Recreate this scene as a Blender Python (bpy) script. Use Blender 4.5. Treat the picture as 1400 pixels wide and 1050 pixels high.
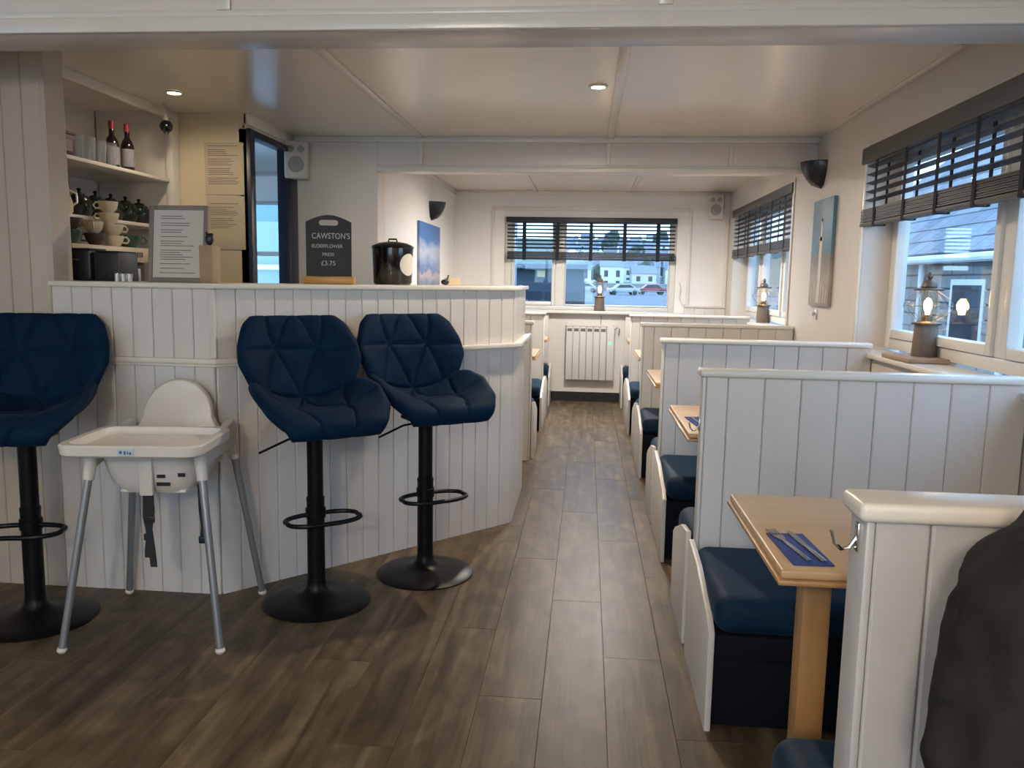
import bpy, bmesh, math, random
from mathutils import Vector, Matrix, noise
random.seed(7)
PI = math.pi
S = bpy.context.scene
COL = S.collection
for o in list(bpy.data.objects): bpy.data.objects.remove(o)

# ------------------------------------------------------------------ camera
cam_d = bpy.data.cameras.new('camera'); cam = bpy.data.objects.new('camera', cam_d); COL.objects.link(cam)
cam_d.sensor_width = 36; cam_d.lens = 36*1110/1400; cam_d.clip_start = 0.05; cam_d.clip_end = 900
rt = Vector((0.99563163, 0.09166553, 0.0177508)); dn = Vector((0.02923309, -0.12548388, -0.99166487)); fw = Vector((-0.08867405, 0.98785182, -0.12761539))
cam.matrix_world = Matrix(((rt.x, -dn.x, -fw.x, 0), (rt.y, -dn.y, -fw.y, 0), (rt.z, -dn.z, -fw.z, 1.25), (0, 0, 0, 1)))
S.camera = cam
S.view_settings.view_transform = 'Standard'; S.view_settings.look = 'None'
S.view_settings.gamma = 1; S.view_settings.use_curve_mapping = False
S.view_settings.exposure = 0.0

# ------------------------------------------------------------------ sky (overcast dusk blue)
SKY = 5.5
w = bpy.data.worlds.new('sky'); S.world = w; w.use_nodes = True
nt = w.node_tree; nt.nodes.clear()
wo = nt.nodes.new('ShaderNodeOutputWorld'); bg = nt.nodes.new('ShaderNodeBackground'); nt.links.new(bg.outputs[0], wo.inputs[0])
tc = nt.nodes.new('ShaderNodeTexCoord'); sx = nt.nodes.new('ShaderNodeSeparateXYZ'); nt.links.new(tc.outputs['Generated'], sx.inputs[0])
rp = nt.nodes.new('ShaderNodeValToRGB'); nt.links.new(sx.outputs['Z'], rp.inputs[0]); nt.links.new(rp.outputs[0], bg.inputs[0])
rp.color_ramp.elements[0].position = 0.0; rp.color_ramp.elements[0].color = (0.50, 0.75, 1.0, 1)
rp.color_ramp.elements[1].position = 0.9; rp.color_ramp.elements[1].color = (0.30, 0.52, 0.95, 1)
bg.inputs[1].default_value = SKY

WARM = (1.0, 0.80, 0.585)
DOWNLIGHTS = [  # x, y, watts
    (-2.08, 4.03, 10), (0.024, 3.93, 102), (0.13, 6.85, 215), (-0.45, 6.5, 36), (0.65, 6.5, 12),  # final pair: unseen lamps added behind the beam to brighten the back room
    (-1.9, 0.9, 16), (0.62, 0.25, 8), (-0.7, -0.9, 50), (0.7, -1.2, 15), (-2.6, -1.0, 10)]

# ------------------------------------------------------------------ materials
M = {}
def mat(name, col, rough=0.5, metal=0.0, var=0.0, vscale=(3, 3, 3), bump=0.0, bscale=40, sheen=0.0, coat=0.0, per_obj=0.0, spec=0.5, detail=4, bstretch=(1, 1, 1)):
    m = bpy.data.materials.new(name); m.use_nodes = True; n = m.node_tree; b = n.nodes['Principled BSDF']
    b.inputs['Roughness'].default_value = rough; b.inputs['Metallic'].default_value = metal
    b.inputs['Specular IOR Level'].default_value = spec
    if sheen: b.inputs['Sheen Weight'].default_value = sheen; b.inputs['Sheen Roughness'].default_value = 0.4; b.inputs['Sheen Tint'].default_value = (0.45, 0.6, 1, 1)
    if coat: b.inputs['Coat Weight'].default_value = coat; b.inputs['Coat Roughness'].default_value = 0.15
    tc = n.nodes.new('ShaderNodeTexCoord')
    src = None
    c = n.nodes.new('ShaderNodeRGB'); c.outputs[0].default_value = (*col, 1); src = c.outputs[0]
    def scaled(val_socket, amount, prev):
        mr = n.nodes.new('ShaderNodeMapRange'); mr.inputs['To Min'].default_value = 1-amount; mr.inputs['To Max'].default_value = 1+amount
        n.links.new(val_socket, mr.inputs['Value'])
        vm = n.nodes.new('ShaderNodeVectorMath'); vm.operation = 'SCALE'; n.links.new(prev, vm.inputs[0]); n.links.new(mr.outputs[0], vm.inputs['Scale'])
        return vm.outputs[0]
    if var:
        mp = n.nodes.new('ShaderNodeMapping'); mp.inputs['Scale'].default_value = vscale; n.links.new(tc.outputs['Object'], mp.inputs[0])
        oi = n.nodes.new('ShaderNodeObjectInfo'); ad = n.nodes.new('ShaderNodeVectorMath'); ad.operation = 'ADD'
        n.links.new(mp.outputs[0], ad.inputs[0]); mu = n.nodes.new('ShaderNodeMath'); mu.operation = 'MULTIPLY'; mu.inputs[1].default_value = 37
        n.links.new(oi.outputs['Random'], mu.inputs[0]); n.links.new(mu.outputs[0], ad.inputs[1])
        nz = n.nodes.new('ShaderNodeTexNoise'); nz.inputs['Detail'].default_value = detail; n.links.new(ad.outputs[0], nz.inputs['Vector']); nz.inputs['Scale'].default_value = 1
        src = scaled(nz.outputs['Fac'], var, src)
    if per_obj:
        oi = n.nodes.new('ShaderNodeObjectInfo'); src = scaled(oi.outputs['Random'], per_obj, src)
    n.links.new(src, b.inputs['Base Color'])
    if bump:
        mp = n.nodes.new('ShaderNodeMapping'); mp.inputs['Scale'].default_value = bstretch; n.links.new(tc.outputs['Object'], mp.inputs[0])
        nz = n.nodes.new('ShaderNodeTexNoise'); nz.inputs['Scale'].default_value = bscale; nz.inputs['Detail'].default_value = 3; n.links.new(mp.outputs[0], nz.inputs['Vector'])
        bp = n.nodes.new('ShaderNodeBump'); bp.inputs['Strength'].default_value = bump; bp.inputs['Distance'].default_value = 0.01
        n.links.new(nz.outputs['Fac'], bp.inputs['Height']); n.links.new(bp.outputs[0], b.inputs['Normal'])
    M[name] = m
    return m
def emit(name, col, s):
    m = bpy.data.materials.new(name); m.use_nodes = True; n = m.node_tree; n.nodes.clear()
    o = n.nodes.new('ShaderNodeOutputMaterial'); e = n.nodes.new('ShaderNodeEmission'); e.inputs[0].default_value = (*col, 1); e.inputs[1].default_value = s
    n.links.new(e.outputs[0], o.inputs[0]); M[name] = m
def pane(name, tint=(0.92, 0.96, 0.98), ior=1.5):
    m = bpy.data.materials.new(name); m.use_nodes = True; n = m.node_tree; n.nodes.clear()
    o = n.nodes.new('ShaderNodeOutputMaterial'); t = n.nodes.new('ShaderNodeBsdfTransparent'); t.inputs[0].default_value = (*tint, 1)
    g = n.nodes.new('ShaderNodeBsdfGlossy'); g.inputs['Roughness'].default_value = 0.02; f = n.nodes.new('ShaderNodeFresnel'); 
    ge = n.nodes.new('ShaderNodeNewGeometry'); mr = n.nodes.new('ShaderNodeMapRange'); mr.inputs['To Min'].default_value = ior; mr.inputs['To Max'].default_value = 1/ior
    n.links.new(ge.outputs['Backfacing'], mr.inputs['Value']); n.links.new(mr.outputs[0], f.inputs[0])
    mx = n.nodes.new('ShaderNodeMixShader'); n.links.new(f.outputs[0], mx.inputs[0]); n.links.new(t.outputs[0], mx.inputs[1]); n.links.new(g.outputs[0], mx.inputs[2])
    n.links.new(mx.outputs[0], o.inputs[0]); M[name] = m

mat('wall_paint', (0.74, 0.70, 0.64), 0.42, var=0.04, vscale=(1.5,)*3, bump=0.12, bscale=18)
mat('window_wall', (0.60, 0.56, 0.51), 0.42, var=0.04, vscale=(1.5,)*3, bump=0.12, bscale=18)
mat('white_wall', (0.80, 0.785, 0.77), 0.45, var=0.03, vscale=(1.5,)*3, bump=0.1, bscale=18)
mat('cream_paint', (0.70, 0.60, 0.41), 0.5, var=0.04, vscale=(1.5,)*3, bump=0.1, bscale=18)
mat('ceiling_paint', (0.76, 0.72, 0.66), 0.24, var=0.04, vscale=(1.2,)*3, bump=0.22, bscale=5)
mat('beam_paint', (0.74, 0.685, 0.63), 0.3, var=0.03, vscale=(2,)*3, bump=0.15, bscale=8)
mat('board_paint', (0.66, 0.635, 0.60), 0.38, var=0.07, vscale=(9, 9, 2), bump=0.18, bscale=25, per_obj=0.03, bstretch=(1, 1, .4))
mat('greige_board', (0.50, 0.44, 0.37), 0.4, var=0.06, vscale=(9, 9, 2), bump=0.18, bscale=25, per_obj=0.03)
mat('white_gloss', (0.74, 0.71, 0.65), 0.25, var=0.06, vscale=(6,)*3, bump=0.2, bscale=14)
mat('groove', (0.20, 0.19, 0.17), 0.7)
mat('worn_board', (0.50, 0.495, 0.49), 0.3, var=0.07, vscale=(9, 9, 2), bump=0.22, bscale=22, per_obj=0.02)
mat('frame_white', (0.68, 0.68, 0.66), 0.3, bump=0.05)
mat('navy_paint', (0.008, 0.014, 0.035), 0.35)
mat('navy_velvet', (0.0022, 0.017, 0.045), 0.7, var=0.35, vscale=(9, 9, 9), bump=0.12, bscale=120, sheen=0.03, spec=0.08)
mat('bench_velvet', (0.003, 0.022, 0.048), 0.62, var=0.35, vscale=(7, 7, 7), bump=0.12, bscale=120, sheen=0.05, spec=0.15)
mat('bench_cloth', (0.002, 0.004, 0.010), 0.8, var=0.3, vscale=(5, 5, 3), bump=0.1, bscale=80, spec=0.2)
mat('black_metal', (0.004, 0.004, 0.005), 0.38, spec=0.22, bump=0.04, bscale=200)
mat('black_gloss', (0.006, 0.006, 0.007), 0.12, spec=0.6)
mat('black_plastic', (0.012, 0.013, 0.016), 0.4)
mat('dark_box', (0.02, 0.022, 0.028), 0.45)
mat('grey_tube', (0.30, 0.32, 0.34), 0.35, metal=0.6)
mat('white_plastic', (0.72, 0.70, 0.66), 0.3, bump=0.02)
mat('strap', (0.02, 0.022, 0.026), 0.8, bump=0.2, bscale=200)
mat('chrome', (0.75, 0.73, 0.70), 0.12, metal=1)
mat('steel', (0.55, 0.56, 0.58), 0.22, metal=1)
mat('pine', (0.42, 0.235, 0.095), 0.35, var=0.22, vscale=(14, 1.6, 14), bump=0.05, bscale=30)
mat('pine_top', (0.56, 0.38, 0.21), 0.3, var=0.2, vscale=(1.6, 16, 14), bump=0.04, bscale=30)
mat('napkin', (0.028, 0.055, 0.22), 0.9, bump=0.2, bscale=150)
mat('blind_wood', (0.050, 0.047, 0.046), 0.42, var=0.2, vscale=(40, 2, 40))
mat('blind_back', (0.016, 0.018, 0.026), 0.45)
mat('blind_tape', (0.010, 0.013, 0.024), 0.85)
mat('lamp_wood', (0.16, 0.13, 0.10), 0.7, var=0.25, vscale=(30, 30, 5), bump=0.3, bscale=60)
mat('lamp_metal', (0.16, 0.125, 0.09), 0.5, metal=0.6)
mat('wire', (0.25, 0.22, 0.18), 0.4, metal=0.8)
mat('plinth_black', (0.01, 0.011, 0.013), 0.5)
mat('radiator_white', (0.60, 0.60, 0.58), 0.35)
mat('radiator_dark', (0.12, 0.12, 0.12), 0.6)
mat('cloth_black', (0.017, 0.016, 0.015), 0.85, var=0.2, vscale=(6,)*3, bump=0.08, bscale=160, spec=0.2)
mat('trousers', (0.02, 0.025, 0.04), 0.85, bump=0.2, bscale=200)
mat('skin', (0.55, 0.33, 0.23), 0.5)
mat('hair', (0.06, 0.035, 0.02), 0.6, bump=0.5, bscale=80)
mat('cream_china', (0.72, 0.64, 0.48), 0.15, spec=0.6)
mat('green_glaze', (0.045, 0.095, 0.075), 0.15, spec=0.6)
mat('brown_glaze', (0.09, 0.065, 0.05), 0.25)
mat('teapot_green', (0.010, 0.016, 0.012), 0.22, spec=0.4)
mat('purple_box', (0.055, 0.03, 0.05), 0.6)
mat('bottle_dark', (0.012, 0.008, 0.012), 0.1, spec=0.6)
mat('label_paper', (0.26, 0.26, 0.29), 0.7)
mat('red_cap', (0.35, 0.03, 0.06), 0.4)
mat('paper', (0.62, 0.60, 0.56), 0.8)
mat('cream_paper', (0.55, 0.47, 0.33), 0.8)
mat('ink', (0.09, 0.085, 0.08), 0.9)
mat('ink_blue', (0.05, 0.13, 0.24), 0.8)
mat('sticker', (0.48, 0.60, 0.70), 0.5)
mat('frame_grey', (0.22, 0.19, 0.17), 0.5, var=0.15, vscale=(20, 20, 4))
mat('block_wood', (0.34, 0.24, 0.15), 0.6, var=0.2, vscale=(20, 20, 4))
mat('chalkboard', (0.014, 0.015, 0.016), 0.6, var=0.15, vscale=(4,)*3)
mat('chalk', (0.55, 0.55, 0.55), 0.9)
mat('oak_light', (0.50, 0.26, 0.07), 0.4, var=0.15, vscale=(3, 20, 20))
mat('machine_cream', (0.58, 0.50, 0.36), 0.35)
mat('speaker_white', (0.55, 0.53, 0.49), 0.45)
mat('speaker_grille', (0.34, 0.33, 0.32), 0.7, bump=0.6, bscale=500)
mat('sconce_navy', (0.010, 0.012, 0.022), 0.3)
mat('stone', (0.20, 0.20, 0.19), 0.9, var=0.3, vscale=(6,)*3, bump=0.6, bscale=20, per_obj=0.25)
mat('mortar', (0.16, 0.16, 0.155), 0.95)
mat('slate', (0.16, 0.17, 0.185), 0.7, per_obj=0.3, var=0.1, vscale=(5,)*3)
mat('render_white', (0.62, 0.64, 0.66), 0.8, var=0.1, vscale=(.4,)*3)
mat('render_blue', (0.16, 0.27, 0.36), 0.8, var=0.1, vscale=(.4,)*3)
mat('board_grey', (0.64, 0.635, 0.63), 0.38, var=0.07, vscale=(9, 9, 2), bump=0.18, bscale=25, per_obj=0.03, bstretch=(1, 1, .4))  # same paint as the upper boards, cool shade put into the colour
mat('render_cream', (0.55, 0.52, 0.44), 0.8, var=0.1, vscale=(.4,)*3)
mat('render_grey', (0.30, 0.32, 0.34), 0.8, var=0.1, vscale=(.4,)*3)
mat('window_dark', (0.03, 0.035, 0.045), 0.15)
mat('asphalt', (0.12, 0.125, 0.13), 0.9, var=0.2, vscale=(.6,)*3)
mat('hill_green', (0.07, 0.09, 0.055), 0.95, var=0.5, vscale=(.15,)*3, detail=8)
mat('shed_dark', (0.045, 0.06, 0.08), 0.7, var=0.15, vscale=(1,)*3)
mat('tree_green', (0.04, 0.06, 0.04), 0.9, var=0.4, vscale=(1,)*3)
mat('sign_yellow', (0.55, 0.42, 0.15), 0.6)
mat('red_car', (0.25, 0.03, 0.03), 0.3)
mat('silver_car', (0.35, 0.36, 0.38), 0.3)
mat('ladder_metal', (0.40, 0.42, 0.44), 0.4, metal=0.5)
pane('window_glass'); pane('lamp_glass', (0.97, 0.95, 0.9), 1.2)
m = mat('drinking_glass', (0.85, 0.88, 0.9), 0.02); b = m.node_tree.nodes['Principled BSDF']; b.inputs['Transmission Weight'].default_value = 0.9; b.inputs['IOR'].default_value = 1.3
emit('downlight_glow', (1, 0.80, 0.5), 28); emit('filament', (1, 0.68, 0.34), 42); emit('led_green', (0.05, 1, 0.15), 5)

# grained oak floor
def floor_mat():
    m = bpy.data.materials.new('oak_floor'); m.use_nodes = True; n = m.node_tree; b = n.nodes['Principled BSDF']; b.inputs['Specular IOR Level'].default_value = 0.22
    tc = n.nodes.new('ShaderNodeTexCoord'); oi = n.nodes.new('ShaderNodeObjectInfo')
    mu = n.nodes.new('ShaderNodeMath'); mu.operation = 'MULTIPLY'; mu.inputs[1].default_value = 53; n.links.new(oi.outputs['Random'], mu.inputs[0])
    def nz(scale, sc, det, dist=0):
        mp = n.nodes.new('ShaderNodeMapping'); mp.inputs['Scale'].default_value = sc; n.links.new(tc.outputs['Object'], mp.inputs[0])
        ad = n.nodes.new('ShaderNodeVectorMath'); ad.operation = 'ADD'; n.links.new(mp.outputs[0], ad.inputs[0]); n.links.new(mu.outputs[0], ad.inputs[1])
        t = n.nodes.new('ShaderNodeTexNoise'); t.inputs['Scale'].default_value = scale; t.inputs['Detail'].default_value = det; t.inputs['Distortion'].default_value = dist
        n.links.new(ad.outputs[0], t.inputs['Vector']); return t.outputs['Fac']
    a = nz(1.0, (22, 1.6, 1), 8, 0.6); c = nz(1.0, (7, 3.4, 1), 6, 1.6); d = nz(1.0, (90, 4, 1), 3)
    r1 = n.nodes.new('ShaderNodeValToRGB'); e = r1.color_ramp.elements
    e[0].position = 0.30; e[0].color = (0.112, 0.080, 0.045, 1); e[1].position = 0.68; e[1].color = (0.262, 0.202, 0.122, 1)
    mid = e.new(0.5); mid.color = (0.182, 0.136, 0.080, 1)
    n.links.new(a, r1.inputs[0])
    r2 = n.nodes.new('ShaderNodeMapRange'); r2.inputs['From Min'].default_value = 0.35; r2.inputs['From Max'].default_value = 0.65; r2.inputs['To Min'].default_value = 0.40; r2.inputs['To Max'].default_value = 0.72; n.links.new(c, r2.inputs[0])
    r3 = n.nodes.new('ShaderNodeMapRange'); r3.inputs['To Min'].default_value = 0.8; r3.inputs['To Max'].default_value = 1.2; n.links.new(d, r3.inputs[0])
    r4 = n.nodes.new('ShaderNodeMapRange'); r4.inputs['To Min'].default_value = 0.93; r4.inputs['To Max'].default_value = 1.07; n.links.new(oi.outputs['Random'], r4.inputs[0])
    cur = r1.outputs[0]
    for s in (r2, r3, r4):
        vm = n.nodes.new('ShaderNodeVectorMath'); vm.operation = 'SCALE'; n.links.new(cur, vm.inputs[0]); n.links.new(s.outputs[0], vm.inputs['Scale']); cur = vm.outputs[0]
    n.links.new(cur, b.inputs['Base Color'])
    rr = n.nodes.new('ShaderNodeMapRange'); rr.inputs['To Min'].default_value = 0.33; rr.inputs['To Max'].default_value = 0.46; n.links.new(a, rr.inputs[0]); n.links.new(rr.outputs[0], b.inputs['Roughness'])
    bp = n.nodes.new('ShaderNodeBump'); bp.inputs['Strength'].default_value = 0.12; bp.inputs['Distance'].default_value = 0.004; n.links.new(d, bp.inputs['Height']); n.links.new(bp.outputs[0], b.inputs['Normal'])
    M['oak_floor'] = m
floor_mat()
def picture_mat(name, kind):
    m = bpy.data.materials.new(name); m.use_nodes = True; n = m.node_tree; b = n.nodes['Principled BSDF']; b.inputs['Roughness'].default_value = 0.5
    tc = n.nodes.new('ShaderNodeTexCoord'); sp = n.nodes.new('ShaderNodeSeparateXYZ'); n.links.new(tc.outputs['Generated'], sp.inputs[0])
    nz = n.nodes.new('ShaderNodeTexNoise'); nz.inputs['Scale'].default_value = 4; nz.inputs['Detail'].default_value = 6
    mp = n.nodes.new('ShaderNodeMapping'); mp.inputs['Scale'].default_value = (1, 1, 1.5) if kind == 'sky' else (1, 3, 1); n.links.new(tc.outputs['Generated'], mp.inputs[0]); n.links.new(mp.outputs[0], nz.inputs['Vector'])
    mu = n.nodes.new('ShaderNodeMath'); mu.operation = 'MULTIPLY_ADD'; mu.inputs[1].default_value = 0.5 if kind == 'sky' else 0.12; n.links.new(nz.outputs['Fac'], mu.inputs[0]); n.links.new(sp.outputs['Z'], mu.inputs[2])
    r = n.nodes.new('ShaderNodeValToRGB'); n.links.new(mu.outputs[0], r.inputs[0]); e = r.color_ramp.elements
    if kind == 'sky':
        st = [(0.18, (.10, .14, .26)), (.34, (.30, .30, .36)), (.42, (.42, .36, .40)), (.5, (.10, .17, .36)), (.62, (.22, .30, .48)), (.8, (.42, .46, .58)), (1.0, (.06, .16, .42))]
    else:
        st = [(0.0, (.30, .27, .24)), (.34, (.36, .33, .30)), (.38, (.30, .28, .26)), (.52, (.18, .17, .15)), (.555, (.10, .19, .25)), (.8, (.07, .18, .28)), (1.0, (.09, .20, .30))]
    e[0].position = st[0][0]; e[0].color = (*st[0][1], 1); e[1].position = st[-1][0]; e[1].color = (*st[-1][1], 1)
    for p, c in st[1:-1]: q = e.new(p); q.color = (*c, 1)
    n.links.new(r.outputs[0], b.inputs['Base Color']); M[name] = m
picture_mat('picture_sea', 'sky'); picture_mat('picture_mast', 'mast')

# ------------------------------------------------------------------ helpers
def box(bm, x0, x1, y0, y1, z0, z1, mtx=None):
    v = [bm.verts.new((x, y, z)) for z in (z0, z1) for y in (y0, y1) for x in (x0, x1)]
    if mtx is not None:
        for q in v: q.co = mtx @ q.co
    for f in ((0, 2, 3, 1), (4, 5, 7, 6), (0, 1, 5, 4), (2, 6, 7, 3), (0, 4, 6, 2), (1, 3, 7, 5)): bm.faces.new([v[i] for i in f])
    return bm
def prism(bm, pts, z0, z1):
    a = [bm.verts.new((x, y, z0)) for x, y in pts]; b = [bm.verts.new((x, y, z1)) for x, y in pts]; n = len(pts)
    bm.faces.new(a[::-1]); bm.faces.new(b)
    for i in range(n): bm.faces.new((a[i], a[(i+1) % n], b[(i+1) % n], b[i]))
    return bm
def lathe(bm, prof, seg=24, c=(0, 0), close=True):
    rings = []
    for r, z in prof: rings.append([bm.verts.new((c[0]+max(r, 1e-4)*math.cos(2*PI*i/seg), c[1]+max(r, 1e-4)*math.sin(2*PI*i/seg), z)) for i in range(seg)])
    for a, b in zip(rings, rings[1:]):
        for i in range(seg): bm.faces.new((a[i], a[(i+1) % seg], b[(i+1) % seg], b[i]))
    if close: bm.faces.new(rings[0][::-1]); bm.faces.new(rings[-1])
    return bm
def tube(bm, pts, r, seg=8, closed=False):
    pts = [Vector(p) for p in pts]; rs = r if isinstance(r, (list, tuple)) else [r]*len(pts); rings = []; n = len(pts); up = None
    for i, p in enumerate(pts):
        a = pts[(i-1) % n] if (closed or i > 0) else p; b = pts[(i+1) % n] if (closed or i < n-1) else p
        t = (b-a).normalized()
        if up is None: up = Vector((0, 0, 1)) if abs(t.z) < .9 else Vector((1, 0, 0))
        s = t.cross(up); s.normalize(); up = s.cross(t).normalized()
        rings.append([bm.verts.new(p+rs[i]*(math.cos(2*PI*k/seg)*s+math.sin(2*PI*k/seg)*up)) for k in range(seg)])
    m = n if closed else n-1
    for i in range(m):
        a, b = rings[i], rings[(i+1) % n]
        for k in range(seg): bm.faces.new((a[k], a[(k+1) % seg], b[(k+1) % seg], b[k]))
    if not closed: bm.faces.new(rings[0][::-1]); bm.faces.new(rings[-1])
    return bm
def ell(bm, c, r, seg=16, rings=10):
    bmesh.ops.create_uvsphere(bm, u_segments=seg, v_segments=rings, radius=1, matrix=Matrix.Translation(c) @ Matrix.Diagonal((r[0], r[1], r[2], 1)))
    return bm
B = bmesh.new
def finish(me, bevel=0, bseg=2):
    pass
def obj(name, bm, m, parent=None, bevel=0, smooth=True, world=False, bseg=2, ang=35):
    bmesh.ops.recalc_face_normals(bm, faces=bm.faces[:])
    me = bpy.data.meshes.new(name); 
    if bevel:
        es = [e for e in bm.edges if len(e.link_faces) == 2 and e.calc_face_angle(0) > math.radians(30)]
        bmesh.ops.bevel(bm, geom=es, offset=bevel, segments=bseg, affect='EDGES', clamp_overlap=True, profile=0.5)
    bm.to_mesh(me); bm.free(); me.materials.append(M[m] if isinstance(m, str) else m)
    o = bpy.data.objects.new(name, me); COL.objects.link(o)
    if smooth:
        me.shade_smooth()
        try: me.set_sharp_from_angle(angle=math.radians(ang))
        except Exception: pass
    if parent is not None:
        o.parent = parent
        if world: o.matrix_parent_inverse = parent.matrix_basis.inverted()
    return o
def tag(o, label, cat, group=None):
    o['label'] = label; o['category'] = cat
    if group: o['group'] = group
    return o
def thing(name, label, cat, loc=(0, 0, 0), rz=0, group=None):
    o = bpy.data.objects.new(name, None); COL.objects.link(o); o.location = loc; o.rotation_euler = (0, 0, rz); o.empty_display_size = .1
    return tag(o, label, cat, group)
def struct(name, bm, m, **k):
    o = obj(name, bm, m, **k)
    if 'parent' not in k or k['parent'] is None: o['kind'] = 'structure'
    return o
def sempty(name):
    o = bpy.data.objects.new(name, None); COL.objects.link(o); o['kind'] = 'structure'; return o
def copy_tree(o, parent=None):
    c = o.copy(); COL.objects.link(c); c.parent = parent
    for ch in list(o.children): copy_tree(ch, c)
    return c
def dup(o, loc, rz, label, group=None):
    c = copy_tree(o); c.location = loc; c.rotation_euler = (0, 0, rz); c['label'] = label
    if group: c['group'] = group
    return c

# v-grooved boards: one object each, shared meshes
_bc = {}
def board_mesh(wd, h, mt, th=0.012, ch=0.0035):
    k = (round(wd, 4), round(h, 4), mt, th)
    if k in _bc: return _bc[k]
    bm = B(); g = 0.0008
    pts = [(g, 0), (g, -th+ch), (g+ch, -th), (wd-g-ch, -th), (wd-g, -th+ch), (wd-g, 0)]
    prism(bm, pts, 0, h); bmesh.ops.recalc_face_normals(bm, faces=bm.faces[:])
    me = bpy.data.meshes.new('board'); bm.to_mesh(me); bm.free(); me.materials.append(M[mt]); _bc[k] = me; return me
def boards(parent, p0, p1, z0, z1, pitch, mt, name='board', th=0.012, ch=0.0035, first=None):
    p0 = Vector(p0); p1 = Vector(p1); L = (p1-p0).length; a = math.atan2(p1.y-p0.y, p1.x-p0.x); d = (p1-p0)/L
    ws = []; s = 0
    if first: ws.append(first); s = first
    n = max(1, round((L-s)/pitch)); ws += [(L-s)/n]*n
    s = 0
    for wd in ws:
        o = bpy.data.objects.new(name, board_mesh(wd, z1-z0, mt, th, ch)); COL.objects.link(o)
        o.location = (p0.x+d.x*s, p0.y+d.y*s, z0); o.rotation_euler = (0, 0, a)
        o.parent = parent
        if parent is not None: o.matrix_parent_inverse = parent.matrix_basis.inverted()
        s += wd
CH = 2.15
XR, XL = 1.40, -1.38

# ------------------------------------------------------------------ floor
mat('floor_gap', (0.07, 0.055, 0.04), 0.7)
fl = struct('floor', box(B(), -4.0, XR+0.2, -3.0, 8.6, -0.1, -0.003), 'floor_gap')
PW, PL = 0.19, 1.24
pm_cache = {}
def plank(x, y0, y1):
    k = round(y1-y0, 3)
    if k not in pm_cache:
        bm = B(); box(bm, 0.0003, PW-0.0003, 0.0003, k-0.0003, -0.003, 0)
        es = [e for e in bm.edges if e.verts[0].co.z > -1e-4 and e.verts[1].co.z > -1e-4]
        bmesh.ops.bevel(bm, geom=es, offset=0.0009, segments=1, affect='EDGES', profile=0.5)
        bmesh.ops.recalc_face_normals(bm, faces=bm.faces[:])
        me = bpy.data.meshes.new('plank'); bm.to_mesh(me); bm.free(); me.materials.append(M['oak_floor']); pm_cache[k] = me
    o = bpy.data.objects.new('plank', pm_cache[k]); COL.objects.link(o); o.location = (x, y0, 0); o.parent = fl
x = -2.95; i = 0
while x < XR:
    off = (i*0.47) % PL; y = 0.2-off
    ymax = 8.42
    if x < -1.4: ymax = 3.2
    while y < ymax:
        e = min(y+PL, 8.44)
        if e-y > .05: plank(x, y, e)
        y += PL
    x += PW; i += 1
o = struct('floor_edge', box(B(), -4.0, XR, -3.0, -1.04, -0.003, 0), 'oak_floor'); o.parent = fl

# ------------------------------------------------------------------ ceiling, beams, trims
struct('ceiling', box(B(), -4.2, XR+0.3, -3.0, 8.7, CH, CH+0.1), 'ceiling_paint')
BZ = 1.93
def trim(n, bm, m='white_gloss', bevel=0.004): return struct('trim_%d' % n, bm, m, bevel=bevel)
struct('beam_front', box(B(), -4.0, XR, 2.33, 2.50, BZ, CH), 'beam_paint', bevel=0.006)
struct('beam_middle', box(B(), XL, XR, 5.31, 5.43, BZ, CH), 'beam_paint', bevel=0.006)
tn = 1
def bt(x0, x1, y0, y1, z0, z1, **k):
    global tn; o = trim(tn, box(B(), x0, x1, y0, y1, z0, z1), **k); tn += 1; return o
bt(-4.0, XR, 2.310, 2.33, BZ, BZ+0.042)          # lower moulding of front beam
bt(-4.0, XR, 2.318, 2.33, BZ+0.042, BZ+0.06)
for bx in (-2.3, -1.045, 0.188): bt(bx-0.02, bx+0.02, 2.318, 2.33, BZ+0.06, CH)
bt(XL-0.56, XR, 5.285, 5.31, CH-0.035, CH)        # coving under ceiling
bt(XL, XR, 5.292, 5.31, BZ, BZ+0.032)
bt(XL-0.0, XR, 5.30, 5.31, BZ+0.032, BZ+0.045)
for bx in (-1.095, 0.11, 0.872): bt(bx-0.014, bx+0.014, 5.298, 5.31, BZ+0.045, CH-0.035)
for bx in (-1.09, 0.12): bt(bx-0.022, bx+0.022, 2.50, 5.285, CH-0.012, CH)
for bx in (-0.55, 0.42): bt(bx-0.02, bx+0.02, 5.43, 8.43, CH-0.010, CH)
bt(1.36, 1.385, 3.3, 4.6, CH-0.008, CH)
bt(-2.36, -2.33, 2.5, 4.56, CH-0.05, CH)
bt(-1.955, -1.925, 4.56, 5.31, CH-0.06, CH)
bt(-1.965, -1.945, 4.56, 5.31, CH-0.085, CH-0.06)
bt(XL, XL+0.02, 5.43, 8.45, CH-0.04, CH)
bt(XL, XR, 8.43, 8.45, CH-0.04, CH)

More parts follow.
